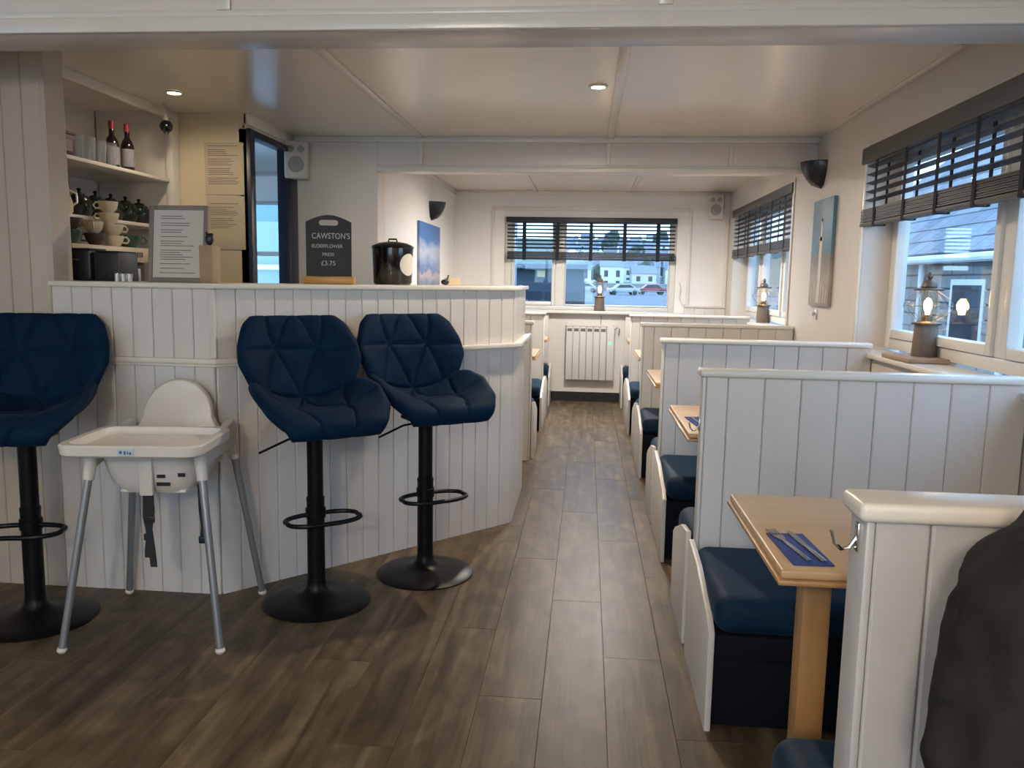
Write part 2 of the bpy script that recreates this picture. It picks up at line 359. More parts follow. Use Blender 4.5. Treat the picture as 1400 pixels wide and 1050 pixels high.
# ------------------------------------------------------------------ walls
WT = 0.22  # right wall thickness
W1 = (1.45, 4.36); W2 = (5.86, 8.12); ZT = 1.945; ZS = 0.905
bm = B()
box(bm, XR, XR+WT, -3.0, W1[0], 0, CH); box(bm, XR, XR+WT, W1[1], W2[0], 0, CH); box(bm, XR, XR+WT, W2[1], 8.65, 0, CH)
for a in (W1, W2): box(bm, XR, XR+WT, a[0], a[1], ZT, CH); box(bm, XR, XR+WT, a[0], a[1], 0, ZS)
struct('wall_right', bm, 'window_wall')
FW = (-0.86, 0.89); FZ = (0.945, 1.89); FY = 8.45
bm = B(); box(bm, XL-.2, FW[0], FY, FY+.2, 0, CH); box(bm, FW[1], XR, FY, FY+.2, 0, CH); box(bm, FW[0], FW[1], FY, FY+.2, 0, FZ[0]); box(bm, FW[0], FW[1], FY, FY+.2, FZ[1], CH)
struct('wall_back', bm, 'white_wall')
struct('wall_left', box(B(), XL-.2, XL, 5.51, FY, 0, CH), 'white_wall')
struct('wall_bar_end', box(B(), -1.94, XL, 5.31, 5.51, 0, CH), 'wall_paint')
struct('wall_menu', box(B(), -2.9, -1.94, 4.56, 4.66, 0, CH), 'cream_paint')
struct('wall_kitchen', box(B(), -2.9, -2.8, 2.98, 4.56, 0, CH), 'wall_paint')
# near room shell with a wide window behind the camera
bm = B(); box(bm, -4.2, -4.0, -3.0, 3.0, 0, 0.8); box(bm, -4.2, -4.0, -3.0, 3.0, 2.0, CH); box(bm, -4.2, -4.0, -3.0, -1.6, .8, 2.0); box(bm, -4.2, -4.0, -.2, 3.0, .8, 2.0)
struct('wall_side', bm, 'wall_paint')
bm = B(); box(bm, -4.2, XR+.2, -3.2, -3.0, 0, .75); box(bm, -4.2, XR+.2, -3.2, -3.0, 2.02, CH); box(bm, -4.2, -2.2, -3.2, -3.0, .75, 2.02); box(bm, .2, XR+.2, -3.2, -3.0, .75, 2.02)
struct('wall_front', bm, 'wall_paint')
# passage room behind the navy doorway
bm = B(); box(bm, -4.2, -4.1, 4.66, 7.2, 0, CH); box(bm, -4.2, XL-.2, 7.1, 7.2, 0, 1.0); box(bm, -4.2, XL-.2, 7.1, 7.2, 1.92, CH); box(bm, -1.75, XL-.2, 7.1, 7.2, 1.0, 1.92)
struct('wall_passage', bm, 'render_white')
# jamb wall between menu wall and the bar-end wall, above and below the opening
struct('wall_doorway', box(B(), -2.0, -1.94, 4.66, 5.31, 2.07, CH), 'wall_paint')
d = sempty('door_1')
obj('door_jamb', box(B(), -1.985, -1.915, 4.56, 4.625, 0, 2.07), 'navy_paint', d, bevel=.004)
obj('door_jamb', box(B(), -2.0, -1.915, 5.17, 5.309, 0, 2.07), 'navy_paint', d, bevel=.004)
obj('door_head', box(B(), -1.985, -1.915, 4.625, 5.17, 2.03, 2.068), 'navy_paint', d, bevel=.004)
w5 = sempty('window_5')
for (a, b_) in ((-4.09, -4.03), (-3.18, -3.12), (-2.75, -2.70), (-1.81, -1.75)): obj('window_bar', box(B(), a, b_, 7.12, 7.17, 1.0, 1.92), 'frame_white', w5)
for (a, b_) in ((1.0, 1.05), (1.42, 1.46), (1.87, 1.92)): obj('window_rail', box(B(), -4.03, -1.81, 7.125, 7.165, a, b_), 'frame_white', w5)
obj('window_pane', box(B(), -4.05, -1.79, 7.143, 7.147, 1.02, 1.9), 'window_glass', w5)
struct('trim_61', box(B(), -4.1, XL-.2, 6.0, 6.12, 1.80, 1.98), 'render_white')

# wall stub on the left, clad with boards
wl = struct('wall_stub', box(B(), -4.0, -2.04, 2.962, 3.06, 0, CH), 'groove')
boards(wl, (-2.92, 2.962), (-2.04, 2.962), 0, BZ+.2, 0.08, 'greige_board')
boards(wl, (-4.0, 2.962), (-2.92, 2.962), 0, BZ+.2, 0.108, 'greige_board')
o = obj('corner_strip', box(B(), -2.04, -2.022, 2.945, 3.06, 1.215, CH), 'greige_board', wl)

# ------------------------------------------------------------------ windows
def frame_x(n, y0, y1, mull, z0=ZS+.03, z1=ZT):
    """window in the right wall (plane x const)"""
    t = sempty('window_%d' % n); x0, x1 = XR+0.14, XR+0.20
    fr = lambda nm, a, b_, c, d_, xx=(x0, x1): obj(nm, box(B(), xx[0], xx[1], a, b_, c, d_), 'frame_white', t, bevel=.006)
    fr('window_frame', y0, y0+.06, z0, z1); fr('window_frame', y1-.06, y1, z0, z1); fr('window_frame', y0+.06, y1-.06, z0, z0+.055); fr('window_frame', y0+.06, y1-.06, z1-.06, z1)
    ed = [y0+.06]+[v for m_ in mull for v in (m_-.035, m_+.035)]+[y1-.06]
    for m_ in mull: fr('mullion', m_-.035, m_+.035, z0+.055, z1-.06)
    for a, b_ in zip(ed[::2], ed[1::2]):
        xx = (x0-.012, x1-.012)
        s = obj('sash', box(B(), xx[0], xx[1], a+.002, a+.045, z0+.057, z1-.062), 'frame_white', t, bevel=.005)
        fr('sash', b_-.045, b_-.002, z0+.057, z1-.062, xx); fr('sash', a+.045, b_-.045, z0+.057, z0+.1, xx); fr('sash', a+.045, b_-.045, z1-.105, z1-.062, xx)
        obj('pane', box(B(), XR+.165, XR+.171, a+.04, b_-.04, z0+.09, z1-.1), 'window_glass', t)
    obj('window_sill', box(B(), XR-.03, XR+.15, y0-.03, y1+.03, ZS-.005, ZS+.02), 'white_gloss', t, bevel=.006)
    return t
frame_x(1, W1[0], W1[1], [3.19]); w2 = frame_x(2, W2[0], W2[1], [6.62, 7.45])
# far window
t = sempty('window_3'); y0, y1 = FY+.03, FY+.10
def ff(nm, a, b_, c, d_, yy=(y0, y1)): return obj(nm, box(B(), a, b_, yy[0], yy[1], c, d_), 'frame_white', t, bevel=.006)
ff('window_frame', FW[0], FW[0]+.07, FZ[0], FZ[1]); ff('window_frame', FW[1]-.06, FW[1], FZ[0], FZ[1]); ff('window_frame', FW[0]+.07, FW[1]-.06, FZ[0], FZ[0]+.045); ff('window_frame', FW[0]+.07, FW[1]-.06, FZ[1]-.06, FZ[1])
ff('mullion', -.335, -.235, FZ[0]+.045, FZ[1]-.06)
for a, b_ in ((FW[0]+.07, -.335), (-.235, FW[1]-.06)):
    wdt = .035 if a < -.5 else .012
    for q in ((a, a+wdt), (b_-wdt, b_)): ff('sash', q[0]+.001, q[1]-.001, FZ[0]+.047, FZ[1]-.062, (y0-.012, y1-.012))
    ff('sash', a+wdt, b_-wdt, FZ[0]+.047, FZ[0]+.047+wdt, (y0-.012, y1-.012))
    obj('pane', box(B(), a+.01, b_-.01, FY+.06, FY+.066, FZ[0]+.05, FZ[1]-.06), 'window_glass', t)
obj('window_sill', box(B(), -.95, .98, FY-.10, FY+.03, FZ[0]-.03, FZ[0]), 'white_gloss', t, bevel=.006)
for a in ((-1.0, -.965), (1.0, 1.035)): bt(a[0], a[1], FY-.012, FY, .95, 1.99)
bt(-.965, 1.0, FY-.012, FY, 1.955, 1.99)
bt(XR-.012, XR, W1[1], W1[1]+.03, ZS, ZT+.02); bt(XR-.012, XR, W2[0]-.035, W2[0], ZS, ZT+.03)
# window in the near walls (behind the camera)
for n, bx in ((4, (-3.2, 1.0, -3.12, -3.06, .75, 2.02)),):
    t = sempty('window_%d' % n)
    for q in (-2.17, -1.0, .17): obj('mullion', box(B(), q-.03, q+.03, -3.12, -3.06, .75, 2.02), 'frame_white', t)
    obj('pane', box(B(), -2.15, .15, -3.095, -3.09, .77, 2.0), 'window_glass', t)
t = sempty('window_6')
for q in (-1.57, -.23): obj('mullion', box(B(), -4.13, -4.07, q-.03, q+.03, .8, 2.0), 'frame_white', t)
obj('pane', box(B(), -4.105, -4.10, -1.55, -.25, .82, 1.98), 'window_glass', t)
# far wall lower boarding, plinth
wd_ = struct('baseboard_back', box(B(), XL, XR, FY-.02, FY, 0, .10), 'plinth_black')
pn = struct('trim_70', box(B(), -.95, .98, FY-.02, FY, .10, FZ[0]-.03), 'board_paint')
pn2 = struct('trim_71', box(B(), .99, XR, FY-.010, FY, .1, 1.015), 'groove')
boards(pn2, (.99, FY-.010), (XR, FY-.010), .1, 1.0, .095, 'board_paint')
obj('rail_cap', box(B(), .99, XR, FY-.035, FY, 1.0, 1.018), 'board_paint', pn2)

# ------------------------------------------------------------------ blinds
def blind(label, axis, a0, a1, depth, z_top, z_pel, z_slat0, z_stack_top, z_bot, nslat, tapes, mtl, group, tilt=0.0, nstack=8, back_tape=True):
    """axis 'y': hangs in plane x=depth and runs along y; axis 'x': plane y=depth"""
    t = thing('venetian_blind', label, 'blind', (depth if axis == 'y' else (a0+a1)/2, (a0+a1)/2 if axis == 'y' else depth, z_bot), 0, group)
    def bx(nm, p0, p1, d0, d1, z0, z1, m_, bev=0, rot=None):
        L = p1-p0; bm = B(); box(bm, -L/2, L/2, d0, d1, -(z1-z0)/2, (z1-z0)/2)
        if rot: bmesh.ops.rotate(bm, cent=(0, 0, 0), matrix=Matrix.Rotation(rot, 3, 'X'), verts=bm.verts[:])
        bmesh.ops.translate(bm, vec=((p0+p1)/2-(a0+a1)/2, 0, (z0+z1)/2-z_bot), verts=bm.verts[:])
        if axis == 'y': bmesh.ops.rotate(bm, cent=(0, 0, 0), matrix=Matrix.Rotation(PI/2, 3, 'Z'), verts=bm.verts[:]); 
        return obj(nm, bm, m_, t, bevel=bev)
    # +d is toward the wall for 'x' (y+) ; for 'y' the rotation makes +d point to -x, so use sign
    sg = -1 if axis == 'y' else 1
    r = lambda a, b_: (min(sg*a, sg*b_), max(sg*a, sg*b_))
    bx('pelmet', a0, a1, *r(-.035, -.02), z_pel, z_top, mtl, .003)
    bx('headrail', a0+.01, a1-.01, *r(-.018, .03), z_pel+.02, z_top-.005, mtl)
    step = (z_slat0-z_stack_top)/nslat
    for i in range(nslat): zc = z_slat0-step*i; bx('slat', a0+.01, a1-.01, *r(-.018, .018), zc-.0015, zc+.0015, mtl, 0, tilt*sg)
    st = (z_stack_top-z_bot-.02)/nstack
    for i in range(nstack): zc = z_bot+.02+st*(i+.5); bx('slat', a0+.012+.002*(i % 3), a1-.012-.002*((i+1) % 3), *r(-.026+.002*(i % 2), .024+.002*(i % 2)), zc-st*.38, zc+st*.38, mtl)
    bx('bottom_rail', a0+.01, a1-.01, *r(-.028, .026), z_bot, z_bot+.018, mtl, .004)
    for p in tapes:
        wd = .017 if axis == 'x' else .014
        bx('tape', p-wd, p+wd, *r(-.029, -.027), z_bot-.004, z_pel, 'blind_tape')
        if back_tape: bx('tape', p-wd, p+wd, *r(.027, .029), z_bot-.004, z_pel, 'blind_tape')
        bx('tape_loop', p-wd, p+wd, *r(-.029, .029), z_bot-.006, z_bot-.003, 'blind_tape')
    return t
blind('dark grey wooden venetian blind half lowered over the large near side window', 'y', 1.75, 4.40, XR+.012, 1.94, 1.86, 1.845, 1.635, 1.548, 5,
      [4.19, 3.82, 3.48, 3.15, 2.82, 2.45, 2.1, 1.85], 'blind_wood', 'window blinds', -0.24)
blind('dark grey wooden venetian blind on the side window beyond the tall wall picture', 'y', 5.84, 8.14, XR+.012, 1.945, 1.875, 1.84, 1.57, 1.49, 7,
      [7.8, 7.35, 6.9, 6.45, 6.03], 'blind_wood', 'window blinds', -0.24)
blind('black venetian blind half lowered over the far end window', 'x', -.84, .88, FY-.035, 1.885, 1.83, 1.80, 1.54, 1.46, 7,
      [-.655, -.315, .025, .365, .70], 'blind_back', 'window blinds', -0.36, 6)

# ------------------------------------------------------------------ bar counter
P0, P1, P2, P3 = Vector((-2.04, 2.962)), Vector((-1.40, 2.962)), Vector((-.372, 4.075)), Vector((-.372, 4.80))
ct = thing('bar_counter', 'white tongue and groove bar counter with angled front and upper ledge', 'bar counter', (-1.2, 3.4, 0))
BT = 1.215
def inward(pts, d):
    """offset polyline toward the bar side"""
    out = []
    for i, p in enumerate(pts):
        ns = []
        for a, b_ in ((i-1, i), (i, i+1)):
            if a >= 0 and b_ < len(pts):
                v = (pts[b_]-pts[a]).normalized(); ns.append(Vector((-v.y, v.x)))
        n = sum(ns, Vector((0, 0))).normalized(); k = d/max(.3, n.dot(ns[0])); out.append(p+n*k)
    return out
PP = [P0, P1, P2, P3]
inn = inward(PP, .05)
obj('carcass', prism(B(), [tuple(p) for p in PP+inn[::-1]], 0, BT-.02), 'groove', ct, world=True)
for a, b_, n0 in ((P0, P1, None), (P1, P2, None), (P2, P3, None)):
    boards(ct, a, b_, 0, .908, .0785, 'board_grey')
    boards(ct, a, b_, .93, BT-.02, .0785, 'board_paint')
outp = inward(PP, -.030); inn2 = inward(PP, .36)
top = obj('bar_top', prism(B(), [tuple(p) for p in outp+inn2[::-1]]+[(-2.42, PP[0].y+.36), (-2.42, 3.062), (-2.04, 3.062)], BT-.02, BT), 'white_gloss', ct, bevel=.004, world=True)
def ledge(name, d0, d1, z0, z1, pts=PP):
    a, b_ = inward(pts, -d1), inward(pts, -d0)
    return obj(name, prism(B(), [tuple(p) for p in a+b_[::-1]], z0, z1), 'white_gloss', ct, bevel=.003, world=True)
ledge('ledge', 0.0, .034, .912, .932); ledge('ledge_moulding', .0, .022, .900, .912)
E2 = [P1+(P2-P1)*.70, P2, P3]
ledge('ledge_nosing', .034, .052, .914, .936, E2)
# corner beads
for p in (P1,):
    obj('corner_bead', box(B(), p.x-.016, p.x+.012, p.y-.019, p.y-.004, .934, BT-.022), 'board_paint', ct, world=True, bevel=.003)

# ------------------------------------------------------------------ partitions and benches
PH = 0.972; GZ = .385
def partition(x0, x1, y, label, cat='booth partition', seam_first=.07, mt='board_paint', th=.05, worn=False):
    t = thing('booth_partition', label, cat, ((x0+x1)/2, y, 0), 0, 'booth partitions')
    obj('core', box(B(), x0+.012, x1-.002, y-th/2+.012, y+th/2, 0, PH-.026), 'groove', t, world=True)
    aisle_left = x0 > 0
    if aisle_left:
        boards(t, (x0+.012, y-th/2+.012), (x1-.002, y-th/2+.012), 0, PH-.026, .1095, mt, first=seam_first)
        obj('end_post', box(B(), x0, x0+.0115, y-th/2, y+th/2+.002, 0, PH-.026), mt, t, world=True, bevel=.003)
    else:
        boards(t, (x0+.012, y-th/2+.012), (x1-.012, y-th/2+.012), 0, PH-.026, .1095, mt)
        obj('end_post', box(B(), x1-.0115, x1, y-th/2, y+th/2+.002, 0, PH-.026), mt, t, world=True, bevel=.003)
    c = obj('cap_rail', box(B(), x0-.012 if aisle_left else x0, x1 if aisle_left else x1+.012, y-th/2-.012, y+th/2+.014, PH-.026, PH), 'white_gloss', t, world=True, bevel=.0095, bseg=4)
    return t
names = ['worn white booth partition nearest the camera with chrome hook on its post', 'white boarded booth partition behind the nearest wooden table',
         'white boarded partition third from the front in the right row, its end at the window jamb', 'greige lit booth partition fourth from the front in the right row',
         'farthest free-standing white partition of the right row before the far window']
PY = [1.095, 2.70, 4.13, 5.66, 7.14]
XE = .385
for i, (y, nm) in enumerate(zip(PY, names)):
    partition(XE if i else .372, XR-.002, y, nm, mt='worn_board' if i == 0 else 'board_paint', th=.062 if i == 0 else .05)
partition(XL+.002, -.365, 5.56, 'short white partition at the end of the bar before the left booths')
partition(XL+.002, -.365, 7.14, 'far white partition of the left booth row beside the aisle')
# bench: open-bottom box seat with navy cushion; side = +1 seat lies on the +y side of the partition
def bench(xa, xb, y, side, depth, label, wall_side=1):
    """xa aisle end, xb wall end"""
    sgn = 1 if xb > xa else -1
    t = thing('booth_bench', label, 'bench', ((xa+xb)/2, y+side*depth/2, 0), 0, 'navy booth benches')
    yo = y+side*.04
    ya, yb = sorted((yo, y+side*depth))
    # front drop and carcass
    x0, x1 = sorted((xa+sgn*.018, xb))
    yfa, yfb = sorted((yo, y+side*(depth-.02)))
    obj('seat_box', box(B(), x0, x1, yfa, yfb, 0.01, GZ-.102), 'bench_cloth', t, world=True, bevel=.006)
    c = B(); yc0, yc1 = sorted((yo, y+side*(depth+.012))); box(c, x0-.002 if sgn > 0 else x0, x1, yc0, yc1, GZ-.10, GZ+.008)
    obj('cushion', c, 'bench_velvet', t, world=True, bevel=.045, bseg=6)
    obj('valance', box(B(), x0+.003, x1, *sorted((y+side*(depth-.019), y+side*(depth-.006))), GZ-.175, GZ-.102), 'bench_cloth', t, world=True, bevel=.004)
    # sloping end panel (profile in y,z), 18 mm thick
    zt0, zt1 = GZ+.02, GZ-.095
    prof = [(yo, 0), (y+side*depth, 0), (y+side*depth, zt1), (y+side*(depth-.05), zt1+.03), (y+side*depth*.45, zt0-.02), (yo, zt0)]
    bm = B(); a = [bm.verts.new((xa, p, z)) for p, z in prof]; b_ = [bm.verts.new((xa+sgn*.018, p, z)) for p, z in prof]; n = len(prof)
    bm.faces.new(a[::-1]); bm.faces.new(b_)
    for k in range(n): bm.faces.new((a[k], a[(k+1) % n], b_[(k+1) % n], b_[k]))
    obj('end_panel', bm, 'board_paint', t, world=True, bevel=.003)
    return t
XB = .362
bl = [(PY[0], 1, .42, 'navy bench seat behind the nearest partition, only its corner seen at the bottom'),
      (PY[0], -1, .40, 'navy bench under the person in the black jacket'),
      (PY[1], -1, .52, 'navy bench facing the camera beyond the nearest wooden table'),
      (PY[1], 1, .42, 'navy bench on the far side of the second partition, facing away'),
      (PY[2], -1, .56, 'navy bench facing the camera against the third partition in the right row'),
      (PY[2], 1, .42, 'navy bench hidden behind the third partition in the right row'),
      (PY[3], -1, .52, 'navy bench facing the camera against the fourth partition in the right row'),
      (PY[3], 1, .42, 'navy bench on the far side of the fourth partition in the right row'),
      (PY[4], -1, .50, 'navy bench facing the camera against the fifth partition in the right row'),
      (PY[4], 1, .42, 'navy bench on the far side of the fifth partition in the right row'),
      (FY-.03, -1, .39, 'navy bench against the far wall right of the radiator')]
for y, s, d_, lb in bl: bench(XB, XR-.004, y, s, d_, lb)
for y, s, d_, lb in [(5.56, 1, .42, 'navy bench behind the short partition at the end of the bar'), (7.14, -1, .52, 'navy bench facing the camera in the left booth row'),
                     (7.14, 1, .42, 'navy bench on the far side of the far left partition'), (FY-.03, -1, .39, 'navy bench against the far wall left of the radiator')]:
    bench(-.345, XL+.004, y, s, d_, lb)
for (x0, x1, lb) in ((.40, XR-.004, 'grey backrest board against the far wall right of the radiator'), (XL+.004, -.385, 'grey backrest board against the far wall left of the radiator')):
    t = thing('booth_board', lb, 'bench back', ((x0+x1)/2, FY-.03, 0)); 
    obj('back_panel', box(B(), x0, x1, FY-.062, FY-.034, GZ+.01, .90), 'board_paint', t, world=True, bevel=.004)
    obj('cap_rail', box(B(), x0-.01, x1, FY-.07, FY-.034, .90, .914), 'white_gloss', t, world=True, bevel=.003)
    for q in range(2): obj('leg', box(B(), x0+.02+q*.5, x0+.06+q*.5, FY-.06, FY-.036, 0, GZ+.01), 'board_paint', t, world=True)

# tables
def table(xa, xb, y0, y1, label, z=.705):
    s = 1 if xb > xa else -1; yc = (y0+y1)/2
    t = thing('dining_table', label, 'table', ((xa+xb)/2, yc, 0), 0, 'pine booth tables')
    x0, x1 = sorted((xa, xb))
    obj('tabletop', box(B(), x0, x1, y0, y1, z-.018, z), 'pine_top', t, world=True, bevel=.005, bseg=3)
    e0, e1 = sorted((xa-s*.006, xb))
    obj('edge_moulding', box(B(), e0, e1, y0-.006, y1+.006, z-.030, z-.0185), 'pine', t, world=True, bevel=.004)
    lx = xa+s*.115
    obj('leg', box(B(), min(lx, lx+s*.062), max(lx, lx+s*.062), yc-.031, yc+.031, 0, z-.052), 'pine', t, world=True, bevel=.004)
    obj('bearer', box(B(), *sorted((xa+s*.05, xb)), yc-.02, yc+.02, z-.052, z-.031), 'pine', t, world=True)
    return t
table(.388, XR-.005, 1.545, 2.115, 'nearest wooden table with blue napkin and cutlery')
table(.385, XR-.005, 2.96, 3.655, 'second wooden table of the right row, behind the boarded partition')
table(.39, XR-.005, 4.47, 5.13, 'third wooden table of the right row, only its corner seen')
table(.395, XR-.005, 5.98, 6.62, 'fourth wooden table of the right row near the side window lamp')
table(.395, XR-.005, 7.56, 7.98, 'last small wooden table of the right row near the far window')
table(-.36, XL+.005, 5.83, 6.46, 'wooden table in the left booth row beyond the bar')
table(-.36, XL+.005, 7.56, 7.98, 'last wooden table of the left row near the far wall')

# coat hooks on partition ends
def hook(x, y, z, label):
    t = thing('coat_hook', label, 'hook', (x, y, z), 0, 'chrome hooks on the partition ends')
    obj('back_plate', box(B(), -.004, 0, -.007, .007, -.028, .012), 'chrome', t, bevel=.0015)
    obj('hook_arm', tube(B(), [(-.002, 0, -.008), (-.012, 0, -.024), (-.022, 0, -.026), (-.030, 0, -.018), (-.034, 0, -.004), (-.035, 0, 0)], [.003]*5+[.0038], 8), 'chrome', t)
    for zz in (-.023, .008): obj('screw', lathe(B(), [(.0022, -.001), (.0022, .001)], 8), 'steel', t).matrix_local = Matrix.Translation((-.0045, 0, zz)) @ Matrix.Rotation(PI/2, 4, 'Y')
hook(.3718, PY[0]-.004, .925, 'chrome coat hook on the post of the nearest partition')
hook(XE-.0002, PY[1]-.004, .79, 'small chrome hook on the end of the second partition')

# ------------------------------------------------------------------ cutlery on napkin
nk = obj('napkin', box(B(), -.04, .04, -.10, .10, 0, .003), 'napkin', bevel=.001); nk.location = (.452, 1.675, .7055); nk.rotation_euler = (0, 0, math.radians(3))
tag(nk, 'folded blue paper napkin on the nearest wooden table', 'napkin')
def flat(pts, th, zf=lambda y: 0):
    bm = B(); a = [bm.verts.new((x, y, zf(y))) for x, y in pts]; b_ = [bm.verts.new((x, y, zf(y)+th)) for x, y in pts]; n = len(pts)
    bm.faces.new(a[::-1]); bm.faces.new(b_)
    for i in range(n): bm.faces.new((a[i], a[(i+1) % n], b_[(i+1) % n], b_[i]))
    return bm
fk = thing('fork', 'steel fork lying on the blue napkin', 'fork', (.436, 1.69, .7092), math.radians(9))
obj('handle', box(B(), -.005, .005, -.10, .025, 0, .003), 'steel', fk, bevel=.001)
obj('neck', flat([(-.004, .025), (.004, .025), (.011, .05), (.011, .062), (-.011, .062), (-.011, .05)], .002), 'steel', fk)
for k in range(4): obj('tine', box(B(), -.0105+k*.0062, -.0085+k*.0062+.001, .062, .105, 0, .002), 'steel', fk)
kn = thing('table_knife', 'steel table knife lying beside the fork on the napkin', 'knife', (.468, 1.69, .7092), math.radians(7))
obj('handle', box(B(), -.0055, .0055, -.10, -.005, 0, .004), 'steel', kn, bevel=.0015)
obj('blade', flat([(-.006, -.005), (.006, -.005), (.009, .03), (.008, .08), (.002, .10), (-.005, .085)], .0018), 'steel', kn)
kn2 = obj('table_knife', flat([(-.005, -.1), (.005, -.1), (.0045, -.02), (.008, .02), (.008, .07), (-.003, .09), (-.0045, -.02)], .002), 'steel'); kn2.location = (.915, 3.2, .7055); kn2.rotation_euler = (0, 0, .4)
bpy.data.objects.remove(kn2)
cs = thing('cutlery_set', 'small dark cutlery bundle at the corner of the second table', 'cutlery', (.46, 3.22, .7055), .1)
obj('napkin', box(B(), -.04, .04, -.1, .1, 0, .003), 'napkin', cs); obj('fork', box(B(), -.02, -.012, -.09, .09, .003, .006), 'steel', cs); obj('knife', box(B(), .01, .018, -.09, .09, .003, .006), 'steel', cs)

# ------------------------------------------------------------------ bar stools
def interp(tab, v):
    for (a, *pa), (b_, *pb) in zip(tab, tab[1:]):
        if v <= b_:
            t = (v-a)/(b_-a); t = t*t*(3-2*t)*.5+t*.5; return [x+(y-x)*t for x, y in zip(pa, pb)]
    return tab[-1][1:]
PROF = [  # v, y, z, halfwidth, lift(z), wrap(y forward)
    (0.00, -.240, -.035, .160, .00, 0), (.06, -.250, .010, .192, .005, 0), (.16, -.185, .030, .230, .035, 0), (.30, -.065, .022, .240, .105, 0),
    (.42, .045, .010, .226, .135, .0), (.50, .120, .020, .208, .120, .03), (.56, .155, .060, .196, .055, .055), (.64, .178, .125, .214, .025, .075),
    (.75, .205, .210, .242, .0, .085), (.84, .224, .275, .236, .0, .07), (.94, .246, .350, .206, .0, .04), (1.0, .256, .380, .166, .0, .02)]
def seg_dist(p, a, b_):
    ax, ay = a; bx, by = b_; px, py = p; dx, dy = bx-ax, by-ay; L = dx*dx+dy*dy
    t = max(0, min(1, ((px-ax)*dx+(py-ay)*dy)/L)); return math.hypot(px-ax-t*dx, py-ay-t*dy)
Z = .80
SEAMS = [((-1, Z), (1, Z)), ((-.38, Z), (-.66, 1.0)), ((-.38, Z), (-.08, 1.0)), ((.38, Z), (.66, 1.0)), ((.38, Z), (.08, 1.0)),
         ((-.38, Z), (-.75, .58)), ((-.38, Z), (0, .56)), ((.38, Z), (.75, .58)), ((.38, Z), (0, .56)), ((-1, .555), (1, .555)),
         ((0, .555), (-.45, .28)), ((0, .555), (.45, .28)), ((-.9, .28), (.9, .28)), ((-.45, .28), (-.8, .5)), ((.45, .28), (.8, .5)), ((-.45, .28), (-.3, .0)), ((.45, .28), (.3, .0))]
def smooth_prof(v):
    # average to soften the table's kinks
    acc = [0]*5; wsum = 0
    for k in (-2, -1, 0, 1, 2):
        w_ = (1, 3, 4, 3, 1)[k+2]; q = interp(PROF, min(1, max(0, v+k*.014))); wsum += w_
        for i in range(5): acc[i] += q[i]*w_
    return [a/wsum for a in acc]
def stool_shell_mesh():
    NU, NV = 66, 112
    pr = [smooth_prof(j/NV) for j in range(NV+1)]
    def P(i, j):
        u = -1+2*i/NU; y, z, hw, lf, wr = pr[j]; au = abs(u)
        xs = u*hw
        return Vector((xs, y-wr*au**2.2, z+lf*au**2.4))
    G = [[P(i, j) for i in range(NU+1)] for j in range(NV+1)]
    bm = B(); F = []; K = []
    for j in range(NV+1):
        rf, rb = [], []
        for i in range(NU+1):
            du = G[j][min(i+1, NU)]-G[j][max(i-1, 0)]; dv = G[min(j+1, NV)][i]-G[max(j-1, 0)][i]
            n = du.cross(dv).normalized()
            u = -1+2*i/NU; v = j/NV
            e = max(0, (1-abs(u)**7)*(1-abs(2*v-1)**14))**.5; th = .034*e
            d = min(seg_dist((u*.22, v*.72), (a[0]*.22, a[1]*.72), (b_[0]*.22, b_[1]*.72)) for a, b_ in SEAMS)
            pad = .006*min(1, d/.05)*e - .010*math.exp(-(d/.0055)**2)*e
            wr = .0015*noise.noise(Vector((u*3, v*9, 1)))
            rf.append(bm.verts.new(G[j][i]+n*(th*.75+pad+wr)))
            rb.append(rf[-1] if i in (0, NU) or j in (0, NV) else bm.verts.new(G[j][i]-n*th))
        F.append(rf); K.append(rb)
    for j in range(NV):
        for i in range(NU):
            bm.faces.new((F[j][i], F[j][i+1], F[j+1][i+1], F[j+1][i]))
            q = (K[j][i], K[j+1][i], K[j+1][i+1], K[j][i+1])
            if len(set(q)) >= 3 and set(q) != {F[j][i], F[j][i+1], F[j+1][i+1], F[j+1][i]}:
                try: bm.faces.new(q)
                except ValueError: pass
    return bm
SEAT = .715
def make_stool(label):
    t = thing('bar_stool', label, 'bar stool', (0, 0, 0), 0, 'navy velvet bar stools')
    o = obj('seat_shell', stool_shell_mesh(), 'navy_velvet', t, ang=80); o.location = (0, 0, SEAT)
    obj('base', lathe(B(), [(.203, 0), (.206, .004), (.200, .009), (.15, .018), (.09, .028), (.055, .040), (.038, .060), (.034, .085), (.034, .10)], 48), 'black_metal', t)
    obj('pole', lathe(B(), [(.0335, .085), (.0335, .40), (.0345, .401), (.0345, .415), (.030, .416), (.030, SEAT-.05)], 28), 'black_metal', t)
    obj('seat_plate', box(B(), -.08, .08, -.08, .08, SEAT-.052, SEAT-.036), 'black_metal', t, bevel=.006)
    ring = []
    for k in range(28):
        a = -PI*.5+2*PI*k/28; x = .135*math.cos(a); y = .075*math.sin(a)
        sq = 1+.12*abs(math.sin(2*a)); ring.append((x*sq, -.085+y*sq*1.0, .352))
    obj('footrest', tube(B(), ring, .0085, 10, True), 'black_metal', t)
    obj('collar', lathe(B(), [(.036, .335), (.038, .337), (.038, .372), (.036, .374)], 24), 'black_metal', t)
    obj('lever', tube(B(), [(0, 0, SEAT-.058), (-.10, -.0, SEAT-.068), (-.215, -.02, SEAT-.105)], .0045, 8), 'black_metal', t)
    return t
st = make_stool('navy quilted bar stool directly right of the white high chair')
st.location = (-1.008, 2.935, 0); st.rotation_euler = (0, 0, math.radians(38))
dup(st, (-.655, 3.295, 0), math.radians(36), 'navy quilted bar stool rightmost in the row at the counter')
dup(st, (-1.955, 2.648, 0), math.radians(13), 'navy quilted bar stool left of the high chair, cut by the picture edge')

